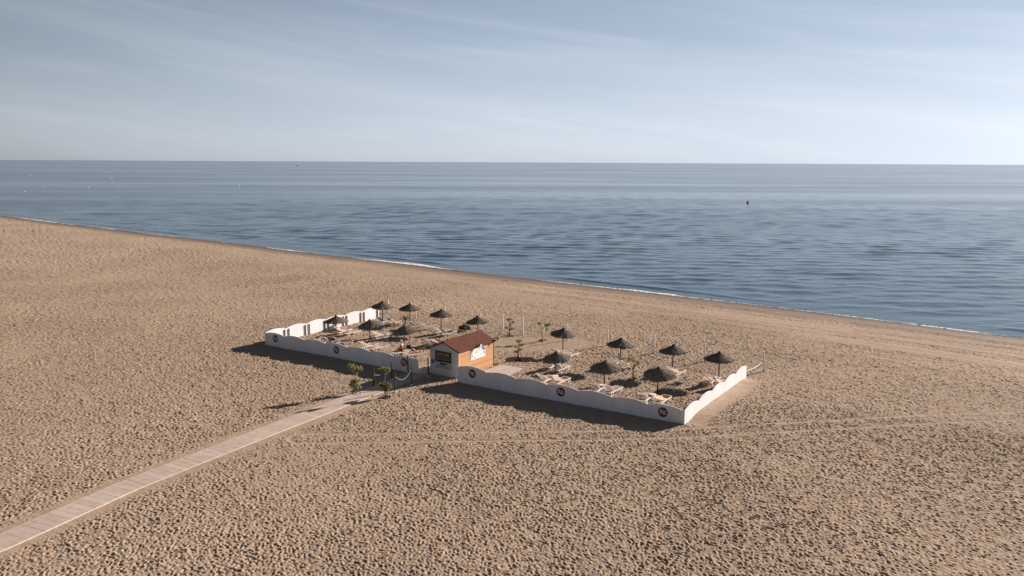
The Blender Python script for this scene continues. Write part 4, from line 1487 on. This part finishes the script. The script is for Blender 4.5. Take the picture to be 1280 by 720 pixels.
def hand_chain(J, E, wrist_i, wp, d, side):
    """palm plus five short bent finger chains rooted in the palm"""
    d = Vector(d).normalized(); side = Vector(side).normalized(); up = d.cross(side)
    wp = Vector(wp)
    J.append((tuple(wp + d * 0.055), 0.024)); pi = len(J) - 1; E.append((wrist_i, pi))
    for k, (off, ln) in enumerate(((-0.030, 0.070), (-0.010, 0.082), (0.010, 0.076), (0.030, 0.060))):
        a = wp + d * 0.095 + side * off; b = a + d * ln * 0.55 - up * 0.006; c = b + d * ln * 0.45 - up * 0.022
        i0 = len(J); J += [(tuple(a), 0.010), (tuple(b), 0.0085), (tuple(c), 0.007)]; E += [(pi, i0), (i0, i0 + 1), (i0 + 1, i0 + 2)]
    a = wp + d * 0.045 - side * 0.042; b = a + d * 0.035 - side * 0.022 - up * 0.008
    i0 = len(J); J += [(tuple(a), 0.011), (tuple(b), 0.009)]; E += [(pi, i0), (i0, i0 + 1)]


def head_mesh(bm, c, fwd, up, s=1.0):
    """a head with brow, nose, mouth, chin and ears; c is its centre"""
    fwd = Vector(fwd).normalized(); up = Vector(up).normalized(); up = (up - fwd * up.dot(fwd)).normalized(); rt = fwd.cross(up)
    g = bmesh.ops.create_uvsphere(bm, u_segments=20, v_segments=14, radius=1.0)
    m4 = Matrix(((rt.x, fwd.x, up.x, c[0]), (rt.y, fwd.y, up.y, c[1]), (rt.z, fwd.z, up.z, c[2]), (0, 0, 0, 1)))
    for v in g['verts']:
        x, y, z = v.co
        jaw = 1 - 0.28 * max(0, -z) ** 1.2
        X = x * 0.076 * jaw; Y = y * 0.095 * (1 - 0.10 * max(0, -z)); Z = z * 0.118
        if y > 0.75 and abs(x) < 0.28 and -0.35 < z < 0.2:
            Y += 0.020 * (1 - abs(x) / 0.28)
        if y > 0.7 and 0.05 < z < 0.35 and 0.15 < abs(x) < 0.5:
            Y -= 0.008
        if y > 0.75 and -0.62 < z < -0.48 and abs(x) < 0.4:
            Y -= 0.005
        v.co = (X * s, Y * s, Z * s)
    vs = list(g['verts'])
    for sx in (-1, 1):
        e = bmesh.ops.create_uvsphere(bm, u_segments=8, v_segments=6, radius=1.0)
        for v in e['verts']:
            v.co = (sx * 0.078 * s + v.co.x * 0.010, v.co.y * 0.020 - 0.008, v.co.z * 0.030 - 0.005)
        vs += list(e['verts'])
    bmesh.ops.transform(bm, matrix=m4, verts=vs)


def hair_cap(bm, c, fwd, up, s=1.0, cutz=0.0, cutf=0.55, back_low=-0.75):
    fwd = Vector(fwd).normalized(); up = Vector(up).normalized(); up = (up - fwd * up.dot(fwd)).normalized(); rt = fwd.cross(up)
    g = bmesh.ops.create_uvsphere(bm, u_segments=20, v_segments=14, radius=1.0)
    kill = []
    for v in g['verts']:
        x, y, z = v.co
        lim = cutz if y > 0 else cutz + (back_low - cutz) * min(1, -y * 1.3)
        if z < lim - 0.02 or (y > cutf and z < 0.55):
            kill.append(v)
        v.co = (x * 0.088 * s, y * 0.106 * s - 0.004, z * 0.127 * s + 0.006)
    bmesh.ops.delete(bm, geom=kill, context='VERTS')
    m4 = Matrix(((rt.x, fwd.x, up.x, c[0]), (rt.y, fwd.y, up.y, c[1]), (rt.z, fwd.z, up.z, c[2]), (0, 0, 0, 1)))
    bmesh.ops.transform(bm, matrix=m4, verts=bm.verts[:])


def join_head(body, c, fwd, up):
    bm = bmesh.new(); bm.from_mesh(body.data); head_mesh(bm, c, fwd, up)
    bm.to_mesh(body.data); bm.free()
    body.data.polygons.foreach_set('use_smooth', [True] * len(body.data.polygons))


def seated_person():
    """sits across a flat lounger, feet on the sand, leaning a little forward, hands on the thighs; faces local -Y"""
    sz = 0.40
    J = [((0, 0.02, sz + 0.12), 0.150)]; E = []

    def add(p, r, par):
        J.append((p, r)); E.append((par, len(J) - 1)); return len(J) - 1
    ch = add((0, -0.02, sz + 0.34), 0.135, 0); c2 = add((0, -0.05, sz + 0.52), 0.140, ch); nk = add((0, -0.06, sz + 0.66), 0.056, c2); add((0, -0.075, sz + 0.76), 0.056, nk)
    for s in (-1, 1):
        sh = add((s * 0.19, -0.04, sz + 0.56), 0.062, c2); el = add((s * 0.26, -0.08, sz + 0.30), 0.044, sh); wr = add((s * 0.17, -0.33, sz + 0.20), 0.028, el)
        hand_chain(J, E, wr, J[wr][0], (-s * 0.15, -0.95, -0.18), (s, 0, 0))
        hp = add((s * 0.11, -0.04, sz + 0.09), 0.105, 0); kn = add((s * 0.15, -0.48, sz + 0.08), 0.062, hp); an = add((s * 0.15, -0.46, 0.09), 0.038, kn)
        ft = add((s * 0.16, -0.58, 0.035), 0.038, an); add((s * 0.165, -0.68, 0.025), 0.026, ft)
    b = skin_body('person', J, E, M['skinred'])
    join_head(b, (0, -0.095, sz + 0.86), (0, -1, -0.12), (0, 0, 1))
    bm = bmesh.new(); hair_cap(bm, (0, -0.095, sz + 0.86), (0, -1, -0.12), (0, 0, 1), 1.06, 0.30, 2.0, 0.05)
    lathe(bm, [(0.088, 0.0), (0.12, -0.012), (0.12, -0.006), (0.086, 0.012)], 18, (0, -0.11, sz + 0.915))
    link('cap', bm, M['cap'], b, smooth=True)
    # swim shorts follow the hips and thighs
    J2 = [((0, 0.02, sz + 0.10), 0.160)]; E2 = []
    J2 += [((0, 0.0, sz + 0.19), 0.152)]; E2 += [(0, 1)]
    for s in (-1, 1):
        i = len(J2); J2 += [((s * 0.11, -0.05, sz + 0.085), 0.118), ((s * 0.135, -0.30, sz + 0.08), 0.095)]; E2 += [(0, i), (i, i + 1)]
    skin_body('swim_shorts', J2, E2, M['swimdark'], b)
    return b


def lying_person():
    """lies on the back along +Y: head towards +Y, one knee drawn up, one arm bent above the head"""
    z = 0.46
    J = [((0, 0.0, z), 0.128)]; E = []

    def add(p, r, par):
        J.append((p, r)); E.append((par, len(J) - 1)); return len(J) - 1
    ch = add((0, 0.22, z + 0.01), 0.112, 0); c2 = add((0, 0.40, z + 0.02), 0.122, ch); nk = add((0, 0.54, z + 0.03), 0.050, c2); add((0, 0.63, z + 0.06), 0.052, nk)
    # left arm raised over the head
    sh = add((-0.17, 0.42, z + 0.03), 0.056, c2); el = add((-0.25, 0.62, z + 0.26), 0.038, sh); wr = add((-0.06, 0.80, z + 0.20), 0.026, el)
    hand_chain(J, E, wr, J[wr][0], (0.8, 0.1, -0.3), (0, 1, 0))
    sh = add((0.17, 0.42, z + 0.02), 0.056, c2); el = add((0.27, 0.18, z - 0.02), 0.038, sh); wr = add((0.27, -0.06, z - 0.02), 0.026, el)
    hand_chain(J, E, wr, J[wr][0], (0, -1, -0.05), (1, 0, 0))
    hp = add((-0.10, -0.06, z), 0.100, 0); kn = add((-0.13, -0.38, z + 0.30), 0.058, hp); an = add((-0.13, -0.62, z - 0.02), 0.036, kn); ft = add((-0.13, -0.74, z - 0.05), 0.032, an); add((-0.13, -0.82, z - 0.06), 0.022, ft)
    hp = add((0.10, -0.06, z), 0.100, 0); kn = add((0.13, -0.48, z - 0.01), 0.058, hp); an = add((0.14, -0.88, z - 0.03), 0.036, kn); ft = add((0.15, -0.93, z + 0.06), 0.032, an); add((0.155, -0.95, z + 0.13), 0.022, ft)
    b = skin_body('person', J, E, M['skin'])
    hc = (0, 0.74, z + 0.10)
    join_head(b, hc, (0, -0.25, 1), (0, 1, 0.15))
    bm = bmesh.new(); hair_cap(bm, hc, (0, -0.25, 1), (0, 1, 0.15), 1.08, 0.05, 0.5, -0.8); link('hair', bm, M['hair'], b, smooth=True)
    J2 = [((0, -0.01, z), 0.136), ((0, 0.06, z), 0.130)]; E2 = [(0, 1)]
    for s in (-1, 1):
        i = len(J2); J2 += [((s * 0.10, -0.06, z + 0.005), 0.108)]; E2 += [(0, i)]
    skin_body('swim_briefs', J2, E2, M['swimwine'], b)
    J2 = [((0, 0.33, z + 0.015), 0.126), ((0, 0.41, z + 0.02), 0.130)]
    skin_body('swim_top', J2, [(0, 1)], M['swimwine'], b)
    return b


sp = seated_person()
l = LBY[25]
off = Matrix.Rotation(l.rotation_euler.z, 4, 'Z') @ Vector((0.0, 0.45, 0))
sp.location = (l.location.x + off.x, l.location.y + off.y, l.location.z); sp.rotation_euler = (0, 0, l.rotation_euler.z - R(70))
tag(sp, 'sunburnt person in a white cap sitting on a lounger by the pole', 'person')
lp = lying_person()
l = LBY[26]
off = Matrix.Rotation(l.rotation_euler.z, 4, 'Z') @ Vector((0.0, 0.42, 0))
lp.location = (l.location.x + off.x, l.location.y + off.y, l.location.z); lp.rotation_euler = (0, 0, l.rotation_euler.z)
tag(lp, 'auburn-haired person lying on a lounger with one arm raised', 'person')


# navy beach bag on the sand
def beach_bag():
    x, y = -9.70, 73.1
    root = empty('beach_bag', 'navy beach bag on the sand behind the lying person', 'bag', (x, y, gz(x, y)), 0.4)
    bm = bmesh.new()
    sec = [(0.20, 0.10, 0.0), (0.23, 0.13, 0.08), (0.24, 0.13, 0.24), (0.22, 0.08, 0.40), (0.21, 0.04, 0.46)]
    rings = [[bm.verts.new((a * math.copysign(abs(math.cos(t)) ** 0.6, math.cos(t)), b * math.copysign(abs(math.sin(t)) ** 0.6, math.sin(t)), z)) for t in [2 * math.pi * k / 16 for k in range(16)]] for a, b, z in sec]
    for p, q in zip(rings[:-1], rings[1:]):
        for k in range(16):
            bm.faces.new((p[k], p[(k + 1) % 16], q[(k + 1) % 16], q[k]))
    bm.faces.new(rings[0][::-1]); bm.faces.new(rings[-1])
    link('bag_body', bm, M['towelnavy'], root, smooth=True)
    for s in (-1, 1):
        bm = bmesh.new()
        tube(bm, [(0.12 * math.cos(t), s * 0.05, 0.42 + 0.2 * math.sin(t)) for t in [math.pi * k / 8 for k in range(9)]], 0.012, 6)
        link('handle', bm, M['navy'], root)


beach_bag()


# ------------------------------------------------------------------ out at sea
def make_buoy():
    root = empty('mooring_buoy', '', 'buoy')
    bm = bmesh.new()
    lathe(bm, [(0.0, -0.5), (0.30, -0.42), (0.48, -0.18), (0.52, 0.08), (0.42, 0.36), (0.22, 0.54), (0.10, 0.60), (0.0, 0.61)], 18)
    link('float', bm, M['buoywhite'], root, smooth=True)
    bm = bmesh.new(); lathe(bm, [(0.03, 0.58), (0.03, 0.78), (0.07, 0.80), (0.07, 0.88), (0.0, 0.9)], 10); link('ring_stem', bm, M['buoydark'], root)
    return root


BUOYS = [(-602, 1002, 1.7, 'white buoy far out near the left edge, upper of the left pair'), (-287, 471, 1.0, 'white buoy nearest the left edge of the sea'),
         (-311, 533, 0.9, 'small faint white buoy second from the left in the near row'), (-288, 545, 1.1, 'white buoy in the near row, below and left of the far one'),
         (-403, 807, 1.6, 'white buoy standing far out above the near row'), (-277, 565, 0.8, 'small faint white buoy just right of the near row middle'),
         (-251, 608, 0.9, 'white buoy alone between the left row and the right pair'), (-217, 636, 1.3, 'upper and brighter white buoy of the close pair'),
         (-191, 560, 0.9, 'lower white buoy of the close pair'), (-169, 601, 0.9, 'white buoy alone right of the close pair'), (-38, 490, 1.0, 'white buoy near the middle of the sea')]
b0 = make_buoy()
for i, (x, y, s, lab) in enumerate(BUOYS):
    o = b0 if i == 0 else copy_tree(b0)
    o.location = (x, y, WATER_Z); o.scale = (s * 0.62,) * 3; o['label'] = lab; o['group'] = 'white buoys on the sea'
    o.rotation_euler = (rnd.uniform(-0.15, 0.15), rnd.uniform(-0.15, 0.15), 0)

mk = empty('marker_buoy', 'dark conical marker buoy on the sea at the right', 'buoy', (110, 374, WATER_Z))
bm = bmesh.new(); lathe(bm, [(0.0, -0.4), (0.48, -0.4), (0.60, 0.05), (0.60, 0.30), (0.40, 0.42), (0.0, 0.42)], 18); link('float', bm, M['buoydark'], mk, smooth=True)
bm = bmesh.new(); lathe(bm, [(0.30, 0.42), (0.05, 1.55), (0.0, 1.56)], 14); link('cone', bm, M['buoydark'], mk, smooth=True)
bm = bmesh.new(); lathe(bm, [(0.0, 1.56), (0.12, 1.62), (0.0, 1.76)], 12); link('topmark', bm, M['buoydark'], mk)
bm = bmesh.new(); box(bm, 0.32, 0.62, -0.1, 0.1, 0.45, 1.15); link('sunlit_side', bm, M['buoywhite'], mk)  # added white block, stands in for the sun on the dark buoy's side


def boat(name, label, x, y, L, hullm, rot):
    root = empty(name, label, 'boat', (x, y, WATER_Z), rot)
    bm = bmesh.new()
    n = 9; rings = []
    for k in range(n):
        t = k / (n - 1); w = 0.16 * L * (1 - (max(0, t - 0.45) / 0.55) ** 2.2) + 0.002; sheer = 0.09 * L + 0.05 * L * t * t
        xx = (t - 0.5) * L
        rings.append([bm.verts.new((xx, -w, sheer)), bm.verts.new((xx * 0.97, -w * 0.8, -0.03 * L)), bm.verts.new((xx * 0.97, w * 0.8, -0.03 * L)), bm.verts.new((xx, w, sheer))])
    for a, b in zip(rings[:-1], rings[1:]):
        for k in range(3):
            bm.faces.new((a[k], b[k], b[k + 1], a[k + 1]))
        bm.faces.new((a[3], b[3], b[0], a[0]))
    bm.faces.new(rings[0]); bm.faces.new(rings[-1][::-1])
    bmesh.ops.recalc_face_normals(bm, faces=bm.faces)
    link('hull', bm, M[hullm], root)
    bm = bmesh.new(); v = box(bm, -0.22 * L, 0.08 * L, -0.09 * L, 0.09 * L, 0.09 * L, 0.24 * L)
    for q in v[4:]:
        q.co.x *= 0.85; q.co.y *= 0.85
    link('cabin', bm, M['buoywhite' if hullm != 'hull' else 'hull'], root)
    bm = bmesh.new(); tube(bm, [(-0.05 * L, 0, 0.24 * L), (-0.06 * L, 0, 0.5 * L)], 0.008 * L, 6); link('mast', bm, M['buoydark'], root)


boat('fishing_boat', 'tiny dark boat far out just under the horizon', -842, 3153, 11, 'hull', 0.2)
boat('motor_yacht', 'tiny white boat on the horizon at the far left', -3950, 6900, 20, 'buoywhite', -0.3)
